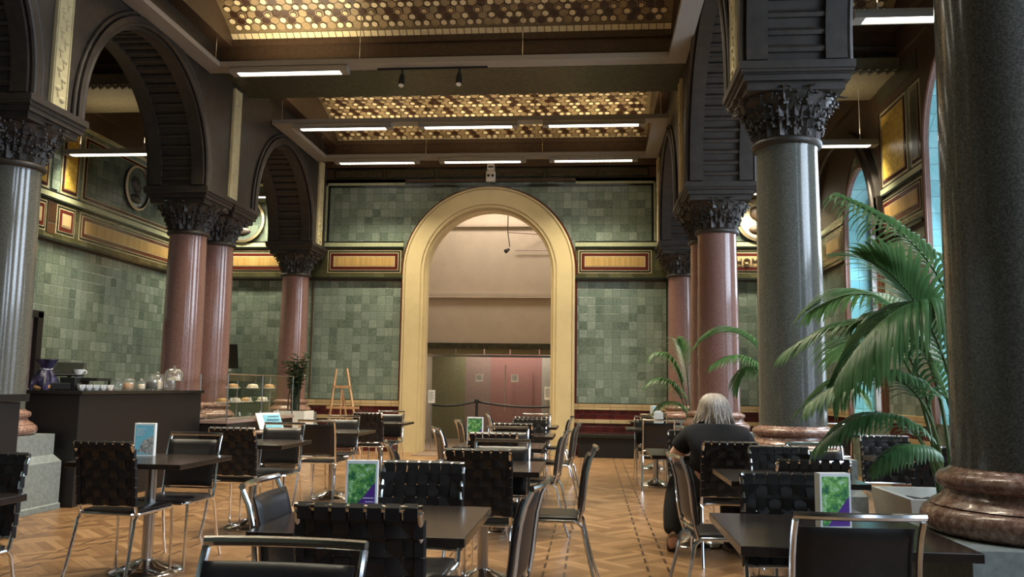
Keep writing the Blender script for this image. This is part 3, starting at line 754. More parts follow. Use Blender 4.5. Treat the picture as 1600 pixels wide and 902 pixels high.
# ============================================================ columns
def column(name, loc, mat, label, group=None, back_half=.45, abx=.46, aby=(.46, .46)):
    t = thing(name, label, 'column', loc, 0, group)
    mb = MB()      # plinth: square block with chamfered shoulder
    y1 = back_half
    def ring(h, z): return [(-h, -h, z), (h, -h, z), (h, min(h, y1), z), (-h, min(h, y1), z)]
    lv = [ring(.46, 0), ring(.46, .05), ring(.445, .06), ring(.445, .46), ring(.39, .53), ring(.39, .73)]
    n = len(mb.v)
    for q in lv: mb.v += q
    for i in range(len(lv)-1):
        for j in range(4): mb.face((n+4*i+j, n+4*i+(j+1) % 4, n+4*i+4+(j+1) % 4, n+4*i+4+j))
    mb.face([n+3, n+2, n+1, n]); mb.face([n+4*(len(lv)-1)+j for j in range(4)])
    mb.build('plinth', 'plinth', t, smooth=0)
    def torus(zc, rz, rr): return [(rr+rz*.9*math.cos(a), zc+rz*math.sin(a)) for a in [-PI/2+PI*i/8 for i in range(9)]]
    prof = [(.36, .73)] + torus(.782, .05, .345) + [(.355, .835), (.345, .845), (.318, .86), (.303, .88), (.300, .893)] + torus(.925, .032, .300) + [(.292, .960), (.285, .965), (.272, .975)]
    MB().lathe(prof, n=40).build('column_base', 'gran_rose', t, smooth=50)
    MB().lathe([(.272, .975), (.268, 1.2), (.266, 2.0), (.258, 2.8), (.250, 3.28), (.258, 3.31)], n=48).build('shaft', mat, t, smooth=60)
    MB().lathe([(.25, 3.30)]+[(.262+.03*math.cos(a), 3.335+.032*math.sin(a)) for a in [-PI/2+PI*i/6 for i in range(7)]]+[(.25, 3.375)], n=36).build('necking', 'stone_dark', t, smooth=60)
    cp = MB(); cp.lathe([(.245, 3.36), (.255, 3.45), (.29, 3.55), (.36, 3.66), (.40, 3.72)], n=32)
    rnd = random.Random(int(loc[1]*100))
    for tier, (z0, z1, r0, r1, cnt, of) in enumerate(((3.37, 3.50, .25, .31, 16, 0), (3.44, 3.60, .265, .36, 16, .5), (3.52, 3.68, .29, .42, 16, 0), (3.60, 3.73, .34, .48, 12, .5))):
        for k in range(cnt):
            a = 2*PI*(k+of)/cnt; ca, sa = math.cos(a), math.sin(a); tx, ty = -sa, ca
            def F(u, v, z0=z0, z1=z1, r0=r0, r1=r1, ca=ca, sa=sa, tx=tx, ty=ty):
                w_ = (.056*abs(math.sin(PI*min(1, .25+.75*u)))**.7+.006)*(1+.25*math.sin(u*22)); s_ = (v-.5)*2
                r = r0+(r1-r0)*u**2+.018-.03*s_*s_+.012*math.cos(s_*6); z = z0+(z1-z0)*math.sin(u*PI*.62)/math.sin(PI*.62) - .03*max(0, u-.8)*5*.3
                return (ca*r+tx*w_*s_, sa*r+ty*w_*s_, z)
            cp.grid(F, 9, 6)
    for k in range(150):
        a = rnd.random()*2*PI; z = 3.42+.3*rnd.random(); r = .26+.16*((z-3.4)/.33)**1.6+.03
        cp.sphere((r*math.cos(a), r*math.sin(a), z), 1, 6, 4, 0, (.015, .015, .015))
    cp.build('carved_capital', 'stone_dark', t, smooth=40, weld=False, normals=False)
    ab = MB(); q0, q1 = aby
    for (g, z0, z1) in ((-.07, 3.71, 3.78), (-.035, 3.78, 3.83), (-.02, 3.83, 3.87), (0, 3.87, 3.935)):
        ab.box(-abx-g, abx+g, -q0-g, q1+g, z0, z1)
    for yy in (-q0+.015,): ab.tube([(-abx+.01, yy, 3.855), (abx-.01, yy, 3.855)], .018, 8)
    ab.build('abacus', 'stone_dark', t, smooth=30)
    return t
column('granite_column', (1.66, 3.43, 0), 'gran_grey', 'huge dark grey granite column at the right edge, nearest the viewer, on a rosy base')
column('granite_column', (1.66, 7.25, 0), 'gran_grey', 'polished grey granite column with rosy base standing just right of the seated person')
column('granite_column', (1.66, 11.32, 0), 'gran_red', 'front red granite column of the right pair, directly behind the seated person', aby=(.46, .40))
column('granite_column', (1.66, 12.13, 0), 'gran_red', 'rear red granite column of the right pair, mostly hidden by the one in front', aby=(.40, .46))
column('granite_column', (1.66, 15.72, 0), 'gran_red', 'red granite column against the back wall right of the big arch')
column('granite_column', (-5.69, 7.65, 0), 'gran_grey', 'grey granite column at the far left edge beside the service counter')
column('granite_column', (-5.69, 11.32, 0), 'gran_red', 'front red granite column of the left pair, rising behind the counter')
column('granite_column', (-5.69, 12.22, 0), 'gran_red', 'rear red granite column of the left pair, just right of its partner', aby=(.43, .46))
column('granite_column', (-5.69, 15.72, 0), 'gran_red', 'red granite column against the back wall left of the easel')

# ============================================================ suspended frames and lamps
def light_frame(loc, x0, x1, y0, y1, label):
    t = thing('suspended_lighting_frame', label, 'light frame', loc, 0, None)
    w_ = .24; mb = MB()
    for (a, b, c, d) in ((x0, x1, y0, y0+w_), (x0, x1, y1-w_, y1), (x0, x0+w_, y0+w_, y1-w_), (x1-w_, x1, y0+w_, y1-w_)): mb.box(a, b, c, d, 0, .07)
    mb.build('frame_channel', 'frame_grey', t, smooth=0)
    for x in (x0+.12, x0+(x1-x0)*.33, x0+(x1-x0)*.67, x1-.12):
        for y in (y0+.12, y1-.12): MB().tube([(x, y, .07), (x, y, .75)], .006, 5).build('suspension_wire', 'steel', t)
    return t
light_frame((0, 0, 5.52), -5.28, 1.22, 7.95, 10.85, 'grey-white rectangular frame hung below the nearer vault, cut by the top of the photo')
light_frame((0, 0, 5.52), -5.27, 1.21, 13.1, 15.46, 'grey-white rectangular frame hung before the back wall, carrying six lamps')
light_frame((0, 0, 5.52), -5.28, 1.22, 4.15, 6.7, 'grey-white rectangular frame added out of view over the nearest tables to light the foreground')  # extra frame out of view, put in to light the foreground
def strip_light(loc, ln, label, group, wire, watts, up=0, spread=92, hous=.10):
    t = thing('strip_light', label, 'ceiling light', loc, 0, group)
    mb = MB(); h = ln/2+hous; n = len(mb.v)
    ys = [(-.085, 0), (-.06, .045), (.06, .045), (.085, 0)]
    for x, s_ in ((-h, 1), (h, 1)): mb.v += [(x, y, z) for y, z in ys]
    for j in range(3): mb.face((n+j, n+j+1, n+5+j, n+4+j))
    mb.face((n, n+1, n+2, n+3)); mb.face((n+7, n+6, n+5, n+4))
    mb.box(-h, h, -.085, -.07, -.045, 0); mb.box(-h, h, .07, .085, -.045, 0); mb.box(-h, -ln/2, -.07, .07, -.045, 0); mb.box(ln/2, h, -.07, .07, -.045, 0)
    mb.build('housing', 'frame_grey', t, smooth=0)
    mb = MB(); mb.grid(lambda u, v: (-ln/2+ln*u, -.068+.136*v, -.034-.010*math.sin(PI*v)-.003*math.cos(u*ln*80)), 60, 6)
    mb.build('diffuser', 'lamp', t, smooth=60)
    for x in (-ln*.4, ln*.4): mb = MB(); mb.tube([(x, 0, .045), (x, 0, wire)], .005, 5); mb.lathe([(.025, .045), (.02, .06), (.006, .075)], (x, 0), 10); mb.build('hanging_wire', 'white', t)
    area_light('lamp_glow', (0, 0, -.055), ln, .12, watts, (1.0, 0.90, 0.66), (0, 0, 0), spread, t)
    if up: area_light('vault_fill_light', (0, 0, .135), ln, .1, up, (1.0, 0.80, 0.50), (PI, 0, 0), 150, t)  # upward light added above the lamp to brighten the vault
    return t
P3 = ('leftmost', 'middle', 'rightmost')
for k, x in enumerate((-4.07, -2.0, .02)): strip_light((x, 13.16, 5.47), 1.42, P3[k]+' of the three lamps on the near bar of the frame before the back wall', 'lamps on the suspended frames', .08, LAMP_WATTS, UP_WATTS)
for k, x in enumerate((-4.05, -2.04, .02)): strip_light((x, 15.28, 5.47), 1.42, P3[k]+' of the three lamps on the far bar of the frame before the back wall', 'lamps on the suspended frames', .08, LAMP_WATTS, UP_WATTS*.7)
strip_light((-4.08, 10.68, 5.47), 1.42, 'long bright lamp under the far bar of the nearer suspended frame, left side', 'lamps on the suspended frames', .08, LAMP_WATTS, UP_WATTS)
for k, x in enumerate((-4.0, -2.0, .0)): strip_light((x, 8.07, 5.47), 1.42, P3[k]+' of three unseen lamps added on the near bar of the nearer frame', 'lamps on the suspended frames', .08, LAMP_WATTS*1.2, UP_WATTS*2)  # lamps out of view, added for their light
for k, x in enumerate((-4.0, -2.0, .0)): strip_light((x, 4.3, 5.47), 1.42, P3[k]+' of three unseen lamps added on the near bar of the nearest frame', 'lamps on the suspended frames', .08, LAMP_WATTS*.35, UP_WATTS*.3)  # added with the unseen frame to brighten the nearest tables
for k, x in enumerate((-4.0, -2.0, .0)): strip_light((x, 6.55, 5.47), 1.42, P3[k]+' of three unseen lamps added on the far bar of the nearest frame', 'lamps on the suspended frames', .08, LAMP_WATTS*.35, UP_WATTS*.3)  # likewise added lamps of the unseen frame, lighting the foreground
strip_light((-7.28, 11.9, 4.72), 1.28, 'lamp hanging on two wires in the left aisle, above the counter', 'lamps hanging in the aisles', 1.35, AISLE_WATTS, 5)
strip_light((-6.85, 15.72, 4.93), 1.3, 'distant lamp in the left aisle, seen through the last arch before the back wall', 'lamps hanging in the aisles', 1.2, AISLE_WATTS*1.3, 5, 130)
strip_light((3.22, 11.9, 4.72), 1.28, 'lamp hanging in the right aisle, seen just right of the grey column capital', 'lamps hanging in the aisles', 1.35, AISLE_WATTS, 5)
strip_light((3.15, 7.76, 4.72), 1.30, 'large near lamp in the right aisle at the top of the photo', 'lamps hanging in the aisles', 1.35, AISLE_WATTS, 5)
strip_light((3.2, 15.72, 4.93), 1.3, 'distant lamp in the right aisle hidden behind the grey column, lighting the golden roundel', 'lamps hanging in the aisles', 1.2, AISLE_WATTS*1.3, 5, 130)
# spotlights
def spot(loc, label, ln=.2, group='small black spotlights'):
    t = thing('spotlight', label, 'spotlight', loc, 0, group)
    mb = MB(); mb.tube([(0, 0, 0), (0, 0, -ln)], .016, 8); mb.build('stem', 'black', t)
    mb = MB(); mb.tube([(0, 0, -ln+.02), (0, -.02, -ln-.05), (0, -.05, -ln-.14)], [.03, .04, .042], 12); mb.build('lamp_head', 'black', t)
    mb = MB(); mb.tube([(0, -.05, -ln-.141), (0, -.052, -ln-.145)], .035, 12); mb.build('lens', 'white', t)
tr_ = MB(); tr_.box(-2.9, -1.4, 10.79, 10.83, 5.495, 5.52); tag(tr_.build('spotlight_track', 'black', smooth=0), 'thin black track fixed to the near suspended frame, holding two spotlights', 'track')
spot((-2.56, 10.81, 5.505), 'left of the two black spotlights on the track under the near frame', .10); spot((-1.78, 10.81, 5.505), 'right of the two black spotlights on the track under the near frame', .10)
spot((-2.7, 8.7, 6.5), 'left black spotlight hanging at the very top edge of the photo', .60); spot((-1.95, 8.7, 6.5), 'right black spotlight hanging at the very top edge of the photo', .60)
t = thing('emergency_light', 'white twin-eyed emergency light box above the crown of the big arch', 'emergency light', (-1.98, 16.05, 5.26))
mb = MB(); mb.box(-.09, .09, 0, .10, 0, .20); mb.build('lamp_box', 'white', t, smooth=0, bevel=.008)
for x in (-.04, .04): mb = MB(); mb.tube([(x, 0.002, .11), (x, -.015, .11)], .026, 14); mb.build('lamp_eye', 'black', t)
mb = MB(); mb.box(-.07, .07, .0, .10, .215, .36); mb.box(-.02, .02, .03, .09, .2, .215); mb.build('upper_box', 'white', t, smooth=0); mb = MB(); mb.box(-.05, .05, -.004, 0, .27, .30); mb.build('slot', 'black', t, smooth=0)
# bracket lamp on the hall wall beyond the arch
t = thing('bracket_spotlight', 'thin dark rod and bracket with a small spotlight before the beige wall beyond the arch', 'spotlight', (-1.88, 18.6, 4.30))
mb = MB(); mb.tube([(0, 0, 2.0), (0, 0, .42), (.05, -.02, .08)], .012, 6); mb.build('rod', 'black', t)
mb = MB(); mb.tube([(0, 0, .42), (.7, 0.30, .42)], .014, 6); mb.tube([(.14, .33, .06), (1.0, .33, .06)], .012, 6); mb.build('bracket_bars', 'mauve_panel', t)
mb = MB(); mb.tube([(.03, 0, .03), (-.04, -.06, -.03)], [.03, .05], 10); mb.build('lamp_head', 'black', t)

# ============================================================ chairs
RAILZ = .874
BK = [(-.205, .435), (-.224, .50), (-.236, .58), (-.244, .66), (-.255, .74), (-.273, .81), (-.298, RAILZ)]
HW = .193
def bky(z):
    for (y0, z0), (y1, z1) in zip(BK, BK[1:]):
        if z <= z1: f = (z-z0)/(z1-z0); return y0+(y1-y0)*f
    return BK[-1][0]
def bow(x): return -.020*(1-(x/HW)**2)
def make_chair(kind, label):
    t = thing('dining_chair', label, 'chair', (0, 0, 0), 0, 'black leather and chrome dining chairs')
    hw = HW
    sp = MB()
    def S(top):
        def f(u, v):
            x = -.18+.36*u; y = -.195+.40*v; e = min(1, min(u, 1-u, v, 1-v)*14); zz = .455+.012*e**.5 if top else .435
            return (x, y, zz - .004*math.cos(PI*(u-.5)))
        return f
    sp.grid(S(True), 12, 12); sp.grid(S(False), 12, 12)
    for i in range(12):
        a, b = i/12, (i+1)/12
        for p, q in (((a, 0), (b, 0)), ((a, 1), (b, 1)), ((0, a), (0, b)), ((1, a), (1, b))): sp.poly([S(False)(*p), S(False)(*q), S(True)(*q), S(True)(*p)])
    sp.build('seat', 'leather', t, smooth=50)
    fr = MB(); c = .03
    loop = [(-hw+c, -.21, .432), (hw-c, -.21, .432), (hw, -.21+c, .432), (hw, .20-c, .432), (hw-c, .20, .432), (-hw+c, .20, .432), (-hw, .20-c, .432), (-hw, -.21+c, .432)]
    fr.tube(loop, .0105, 8, closed=True); fr.tube([(-hw, .02, .420), (hw, .02, .420)], .007, 6)
    fr.build('seat_frame', 'chrome', t)
    for sx in (-1, 1):
        f = MB(); f.tube([(sx*hw, .185, .43), (sx*(hw+.002), .192, .3), (sx*(hw+.004), .20, .0)], .0095, 8); f.build('leg', 'chrome', t)
        f = MB(); f.tube([(sx*hw, -.195, .432), (sx*hw, -.225, .40), (sx*(hw+.004), -.245, .3), (sx*(hw+.012), -.29, .12), (sx*(hw+.018), -.335, .0)], .0105, 8); f.build('leg', 'chrome', t)
    bf = MB()
    for sx in (-1, 1): bf.tube([(sx*hw, y, z) for y, z in BK[:-1]] + [(sx*hw, BK[-1][0], RAILZ-.012)], .0105, 8)
    bf.tube([(x, BK[-1][0]+bow(x), RAILZ) for x in [-HW-.006+(2*HW+.012)*i/12 for i in range(13)]], .0125, 8)
    bf.tube([(x, bky(.49)+bow(x)*.6, .49) for x in [-HW+2*HW*i/8 for i in range(9)]], .008, 6)
    bf.build('back_frame', 'chrome', t)
    if kind == 'pad':
        pd = MB(); ox, oz = 10, 12
        def Pf(side):
            def f(u, v):
                x = -HW+.012+(2*HW-.024)*u; z = .505+.330*v; ex = min(1, min(u, 1-u)*16)**.5; ez = min(1, min(v, 1-v)*12)**.5
                th = .014*min(ex, 1)*min(ez, 1)+.003
                return (x, bky(z)+bow(x)*.9+.026+(th if side else -th), z)
            return f
        a, b = Pf(True), Pf(False); pd.grid(a, 14, 14); pd.grid(b, 14, 14)
        for i in range(14):
            p, q = i/14, (i+1)/14
            for e, g in (((p, 0), (q, 0)), ((p, 1), (q, 1)), ((0, p), (0, q)), ((1, p), (1, q))): pd.poly([a(*e), a(*g), b(*g), b(*e)])
        pd.build('backrest', 'leather', t, smooth=50)
    else:
        wv = MB(); nv, nh = 7, 6; px_ = 2*HW/nv; z0, z1 = .475, RAILZ; pz = (z1-.045-z0)/nh; w_ = [px_*.93]*(nh*2+1)+[px_*.86]+[px_*.80]*4
        for i in range(nv):
            x = -HW+px_*(i+.5); s_ = 1 if i % 2 else -1; pts = []
            for j in range(nh*2+1):
                z = z0+.01+j*pz/2; o = 0 if j % 2 == 0 else s_*(1 if (j//2) % 2 else -1)*.0055
                pts.append((x, bky(z)+bow(x)+.004+o, z))
            zr = RAILZ; yr = BK[-1][0]+bow(x)
            pts += [(x, yr+.0155, zr-.012), (x, yr+.0135, zr+.006), (x, yr, zr+.0150), (x, yr-.0135, zr+.004), (x, yr-.010, zr-.035)]
            wv.ribbon(pts, (1, 0, 0), w_, .0035)
        for j in range(nh):
            z = z0+pz*(j+.5)+.01; pts = [(-HW+.02, bky(z)-.014, z), (-HW-.008, bky(z)-.013, z), (-HW-.014, bky(z), z), (-HW-.006, bky(z)+.012, z)]
            for i in range(nv):
                x = -HW+px_*(i+.5); s_ = 1 if i % 2 else -1; o = -s_*(1 if j % 2 else -1)*.0055
                pts.append((x, bky(z)+bow(x)+.004+o, z))
                if i < nv-1: xx = x+px_/2; pts.append((xx, bky(z)+bow(xx)+.004, z))
            pts += [(HW+.006, bky(z)+.012, z), (HW+.014, bky(z), z), (HW+.008, bky(z)-.013, z), (HW-.02, bky(z)-.014, z)]
            wv.ribbon(pts, (0, 0, 1), pz*.95, .003)
        wv.build('woven_backrest', 'strap', t, smooth=50)
    return t
PROTO = {}
def chair(kind, rx, ry, deg, label):
    """rx, ry: middle of the top rail on plan; deg 0 faces +Y (away from the viewer)."""
    if kind in PROTO: t = copy_tree(PROTO[kind])
    else: t = PROTO[kind] = make_chair(kind, label)
    a = math.radians(deg); r = .318
    t.location = (rx - math.sin(a)*r, ry + math.cos(a)*r, 0); t.rotation_euler = (0, 0, a); t['label'] = label
    return t

# ============================================================ tables
TP = [None]
def table(x, y, label, deg=0, sx=.77, sy=.77):
    if TP[0] is None:
        t = thing('cafe_table', label, 'table', (0, 0, 0), 0, 'square dark pedestal tables')
        MB().box(-sx/2, sx/2, -sy/2, sy/2, .708, .74).build('tabletop', 'table', t, smooth=0, bevel=.003)
        MB().lathe([(.036, .03), (.036, .70)], n=20).build('pedestal', 'steel', t, smooth=60)
        b = MB(); b.box(-.20, .20, -.03, .03, .694, .707); b.box(-.03, .03, -.20, .20, .694, .707); b.lathe([(.055, .68), (.07, .694)], n=16); b.build('support_plate', 'black', t, smooth=0)
        MB().lathe([(.222, 0), (.226, .010), (.216, .020), (.12, .050), (.07, .072), (.04, .085)], n=36).build('foot_plate', 'chrome', t, smooth=40)
        TP[0] = t
    else: t = copy_tree(TP[0])
    t.location = (x, y, 0); t.rotation_euler = (0, 0, math.radians(deg)); t['label'] = label
    return t

C = 'pad chair'
# centre row, nearest first
TN = {1: 'first table of the centre row, nearest the viewer', 2: 'second table of the centre row', 3: 'third table of the centre row', 4: 'fourth table of the centre row', 5: 'fifth table of the centre row, nearest the arch'}
table(-.81, 3.30, 'square dark cafe table in the centre foreground carrying a large green and purple menu card')
table(-.70, 5.62, 'square dark cafe table second from the viewer in the centre row')
table(-.80, 7.62, 'square dark cafe table third in the centre row, with a small green and purple card')
table(-.79, 9.42, 'square dark cafe table fourth in the centre row, mostly behind chairs')
table(-.84, 11.62, 'square dark cafe table at the far end of the centre row, near the arch')
chair('pad', -.725, 2.03, 180, 'padded chair with a thick chrome rail, nearest the viewer at the bottom edge')
chair('weave', -.715, 2.60, 2, 'large woven black strap chair in the centre foreground, seen from behind')
chair('pad', -1.30, 3.25, -88, 'grey-blue shining padded chair turned right, left side of the first centre table')
chair('weave', -.81, 4.14, 180, 'woven strap chair facing the viewer on the far side of the first centre table')
chair('pad', -.18, 3.42, 84, 'padded chair seen edge-on at the right side of the first centre table')
chair('weave', -.67, 5.03, 0, 'woven strap chair with its back to the viewer, near side of the second centre table')
chair('pad', -.63, 6.12, 180, 'padded chair facing the viewer on the far side of the second centre table')
chair('pad', -1.36, 5.58, -72, 'padded chair turned right, left side of the second centre table, behind the menu card')
chair('pad', .04, 5.55, 90, 'padded chair standing out in the aisle in full profile, right of the second centre table')
chair('weave', -.79, 6.85, 0, 'woven strap chair on the near side of the third centre table')
chair('pad', -.79, 8.12, 180, 'padded chair facing the viewer on the far side of the third centre table')
chair('pad', -1.42, 7.66, -70, 'padded chair turned right with close chrome uprights, left of the third centre table')
chair('pad', -.19, 7.55, 86, 'padded chair seen edge-on right of the third centre table')
chair('weave', -.80, 8.74, 0, 'woven strap chair on the near side of the fourth centre table')
chair('weave', -.72, 10.05, 180, 'woven strap chair on the far side of the fourth centre table')
chair('pad', -1.52, 9.55, -72, 'padded chair turned right, left of the fourth centre table beside the small menu card')
chair('pad', -.11, 9.35, 86, 'padded chair seen edge-on right of the fourth centre table, below the arch jamb')
chair('weave', -.76, 10.72, 0, 'woven strap chair on the near side of the last centre table')
chair('pad', -.79, 12.42, 180, 'padded chair with bright chrome rail on the far side of the last centre table')
chair('pad', -1.47, 11.95, -80, 'padded chair seen edge-on left of the last centre table, before the glass screen')
chair('pad', -.24, 11.6, 88, 'padded chair seen edge-on right of the last centre table, against the arch jamb')
# left row
table(-2.93, 3.31, 'square dark cafe table cut off by the left edge of the photo')
table(-2.94, 5.54, 'square dark cafe table on the left carrying a pale blue card')
table(-2.96, 7.34, 'square dark cafe table in the left row, third from the viewer')
table(-2.88, 9.38, 'square dark cafe table in the left row whose round foot plate shows behind chair legs')
table(-2.94, 11.82, 'square dark cafe table at the far end of the left row, beside the arch')
chair('weave', -3.0, 4.08, 180, 'woven strap chair at the left edge of the photo, before the grey plinth')
chair('weave', -3.0, 5.02, -4, 'woven strap chair seen from behind at the table with the pale blue card')
chair('pad', -2.93, 6.16, 180, "padded chair with shining rail on the far side of the pale blue card's table")
chair('weave', -2.98, 6.86, 0, 'woven strap chair below the glass display case, near side of the third left table')
chair('pad', -2.94, 8.02, 180, 'padded chair facing the viewer on the far side of the third left table')
chair('pad', -2.87, 8.72, 0, 'padded chair seen from behind inside its chrome frame, near side of the fourth left table')
chair('pad', -3.0, 10.2, 180, 'padded chair facing the viewer below the easel, far side of the fourth left table')
chair('weave', -3.0, 11.25, 0, 'woven strap chair on the near side of the last left table')
chair('pad', -2.95, 12.45, 180, 'padded chair on the far side of the last left table, next to the arch foot')
# right row
table(.88, 3.32, 'square dark cafe table in the right foreground with a green and purple menu card')
table(1.18, 5.38, 'square dark cafe table between the foreground right table and the seated person')
table(.86, 7.20, 'square dark cafe table at which the person sits')
table(.85, 11.5, 'square dark cafe table near the back wall bench with a white box on it')
table(1.0, 13.9, 'square dark cafe table behind the person, before the red column at the back wall')
chair('pad', .82, 2.72, 3, 'padded chair in the right foreground seen from behind, chrome frame around a dark panel')
chair('weave', .87, 3.99, 180, 'woven strap chair facing the viewer on the far side of the foreground right table')
chair('weave', 1.20, 4.77, 2, 'woven strap chair directly behind the one at the foreground right table, seen from behind')
chair('pad', .46, 5.05, -84, 'padded chair seen edge-on facing right, its curved chrome back before the seated person')
chair('weave', 1.25, 5.92, 183, 'woven strap chair with bright grey-blue straps just right of the seated person')
chair('pad', 1.62, 6.47, 180, 'padded chair whose empty chrome corner shows before the grey column base')
chair('weave', 1.00, 6.28, 4, 'woven strap chair in which the person in black sits')
chair('weave', .90, 7.98, 180, 'woven chair with shiny straps facing the viewer across the seated person\'s table')
chair('pad', .84, 10.78, 0, 'padded chair seen from behind in its chrome frame, near the back wall bench')
chair('pad', .80, 12.10, 180, 'padded chair behind the table with the white box, facing the viewer')
chair('pad', .95, 13.18, 0, 'padded chair at the table before the back wall, mostly behind the person')
# right aisle
table(2.62, 6.95, 'square dark cafe table in the right aisle, behind the palm fronds')
table(3.02, 11.2, 'square dark cafe table far back in the right aisle')
chair('weave', 2.52, 7.68, 176, "woven strap chair glinting blue in the right aisle, far side of the palm's table")
chair('weave', 2.45, 6.22, 4, 'woven strap chair seen from behind in the right aisle, half hidden by palm leaves')
chair('weave', 2.60, 12.0, 178, 'woven strap chair far back in the right aisle, left of the grey column')
chair('pad', 2.9, 10.5, 0, 'padded chair far back in the right aisle behind the grey column')
# ============================================================ counter and what stands on it
t = thing('service_counter', 'long dark service counter with a thin worktop at the left, cups and jars along it', 'counter', (0, 0, 0))
MB().box(-5.75, -5.13, 8.14, 10.82, 0, 1.115).build('counter_front', 'counter', t, smooth=0, bevel=.004)
MB().box(-6.9, -5.75, 8.16, 8.72, 0, 1.115).build('counter_return', 'counter', t, smooth=0)
mb = MB(); mb.box(-5.78, -5.10, 8.12, 10.84, 1.118, 1.155); mb.box(-6.9, -5.78, 8.12, 8.75, 1.118, 1.155); mb.build('worktop', 'counter_top', t, smooth=0)
t = thing('counter_unit', 'dark counter unit with a thick worktop at the left edge, before the grey column', 'counter', (-5.15, 6.35, 0))
MB().box(-.7, .50, -.22, .22, 0, 1.075).build('unit_body', 'counter', t, smooth=0)
MB().box(-.7, .55, -.26, .26, 1.08, 1.14).build('worktop', 'counter_top', t, smooth=0, bevel=.004)
WT = 1.156
# glass display case
t = thing('glass_display_case', 'long glass-fronted cake display case with labels, right of the dark counter', 'display case', (0, 0, 0))
MB().box(-5.20, -4.80, 10.90, 13.4, 0, .72).build('case_base', 'counter', t, smooth=0)
MB().box(-5.22, -4.78, 10.88, 13.42, .722, .76).build('case_deck', 'mauve_panel', t, smooth=0)
for nm, q in (('front_glass', [(-4.8, 10.9, .765), (-4.8, 13.4, .765), (-4.8, 13.4, 1.36), (-4.8, 10.9, 1.36)]), ('top_glass', [(-5.2, 10.9, 1.365), (-4.8, 10.9, 1.365), (-4.8, 13.4, 1.365), (-5.2, 13.4, 1.365)]), ('end_glass', [(-5.18, 10.91, .765), (-4.81, 10.91, .765), (-4.81, 10.91, 1.355), (-5.18, 10.91, 1.355)])):
    g_ = MB(); g_.poly(q); g_.build(nm, 'glass', t, smooth=0, normals=False)
for z in (.97, 1.17): g_ = MB(); g_.poly([(-5.17, 10.94, z), (-4.84, 10.94, z), (-4.84, 13.36, z), (-5.17, 13.36, z)]); g_.build('shelf', 'glass', t, smooth=0, normals=False)
mb = MB()
for y in (10.91, 12.1, 13.38):
    for x in (-5.19, -4.81): mb.tube([(x, y, .76), (x, y, 1.37)], .010, 6)
mb.tube([(-4.81, 10.90, 1.375), (-4.81, 13.4, 1.375)], .010, 6)
mb.build('case_posts', 'steel', t)
rnd = random.Random(5)
LBP = ['nearest the counter', 'second along', 'third along', 'fourth along', 'fifth along', 'farthest along']
for k, (y, z) in enumerate(((11.15, 1.0), (11.45, .80), (11.8, 1.0), (12.2, .80), (12.4, 1.0), (12.9, .80))):
    o = thing('price_label', 'small white price label inside the glass case, %s' % LBP[k], 'price label', (-4.86, y, z)); m_ = MB(); m_.obox((0, 0, .03), (.004, .05, .055), (0, -.2, 0)); m_.build('tag', 'paper', o, smooth=0)
    m_ = MB(); m_.obox((.0, 0, .003), (.02, .05, .005)); m_.build('foot', 'steel', o, smooth=0)
KD = (('bread', 'brown loaf'), ('cake', 'pale iced cake'))
for k, (y, z) in enumerate(((11.2, .98), (11.6, .98), (12.0, .98), (12.6, .98), (11.5, 1.178), (12.2, 1.178), (12.85, 1.178))):
    kd = KD[k % 2]; o = thing('cake_plate', '%s on a plate in the glass case, %s shelf, %s' % (kd[1], 'upper' if z > 1.1 else 'lower', ('near end', 'left of centre', 'centre', 'far end', 'near half', 'middle', 'far corner')[k]), 'cake', (-5.0, y, z))
    MB().lathe([(.05, 0), (.09, .006), (.11, .016), (.105, .018), (.05, .008)], n=20).build('plate', 'ceramic', o, smooth=50)
    m_ = MB(); m_.lathe([(.0, .012), (.075, .012), (.08, .04), (.06, .065), (.0, .075)], n=16, caps=False); m_.build('cake', kd[0], o, smooth=60)
# blue poster sheet and boxes on the ledge of the case
o = thing('counter_sign', 'tilted pale blue printed sign leaning against the front of the glass display case', 'sign', (-4.62, 11.95, .60), math.radians(60))
MB().obox((0, 0, .12), (.42, .012, .26), (-.5, 0, 0)).build('board', 'paper', o, smooth=0)
mb = MB(); mb.obox((0.05, -.009, .12), (.30, .006, .20), (-.5, 0, 0), 0); mb.build('print', 'pale_blue', o, smooth=0)
mb = MB()
for i in range(4): mb.obox((.05, -.014-.02*(i-1.5)*.0, .05+.045*i), (.22-.03*(i % 2), .003, .012), (-.5, 0, 0))
mb.build('lettering_lines', 'ink', o, smooth=0)
st = thing('side_shelf', 'low dark shelf unit in front of the glass case holding the pale blue sign', 'shelf', (-4.58, 12.0, 0))
MB().box(-.16, .14, -.6, .6, 0, .57).build('shelf_body', 'counter', st, smooth=0); MB().box(-.17, .15, -.61, .61, .572, .595).build('shelf_top', 'mauve_panel', st, smooth=0)
# till
t = thing('till_screen', 'black till with its screen tilted up on the counter', 'till', (-5.50, 8.50, WT), math.radians(25))
MB().obox((0, 0, .04), (.28, .26, .07)).build('till_base', 'black', t, smooth=0, bevel=.006); MB().tube([(0, .02, .07), (0, .05, .17)], .02, 8).build('neck', 'black', t)
MB().obox((0, .04, .22), (.30, .20, .02), (.75, 0, 0)).build('screen_case', 'black', t, smooth=0); MB().obox((0, .032, .232), (.26, .16, .004), (.75, 0, 0)).build('display', 'black_gloss', t, smooth=0)
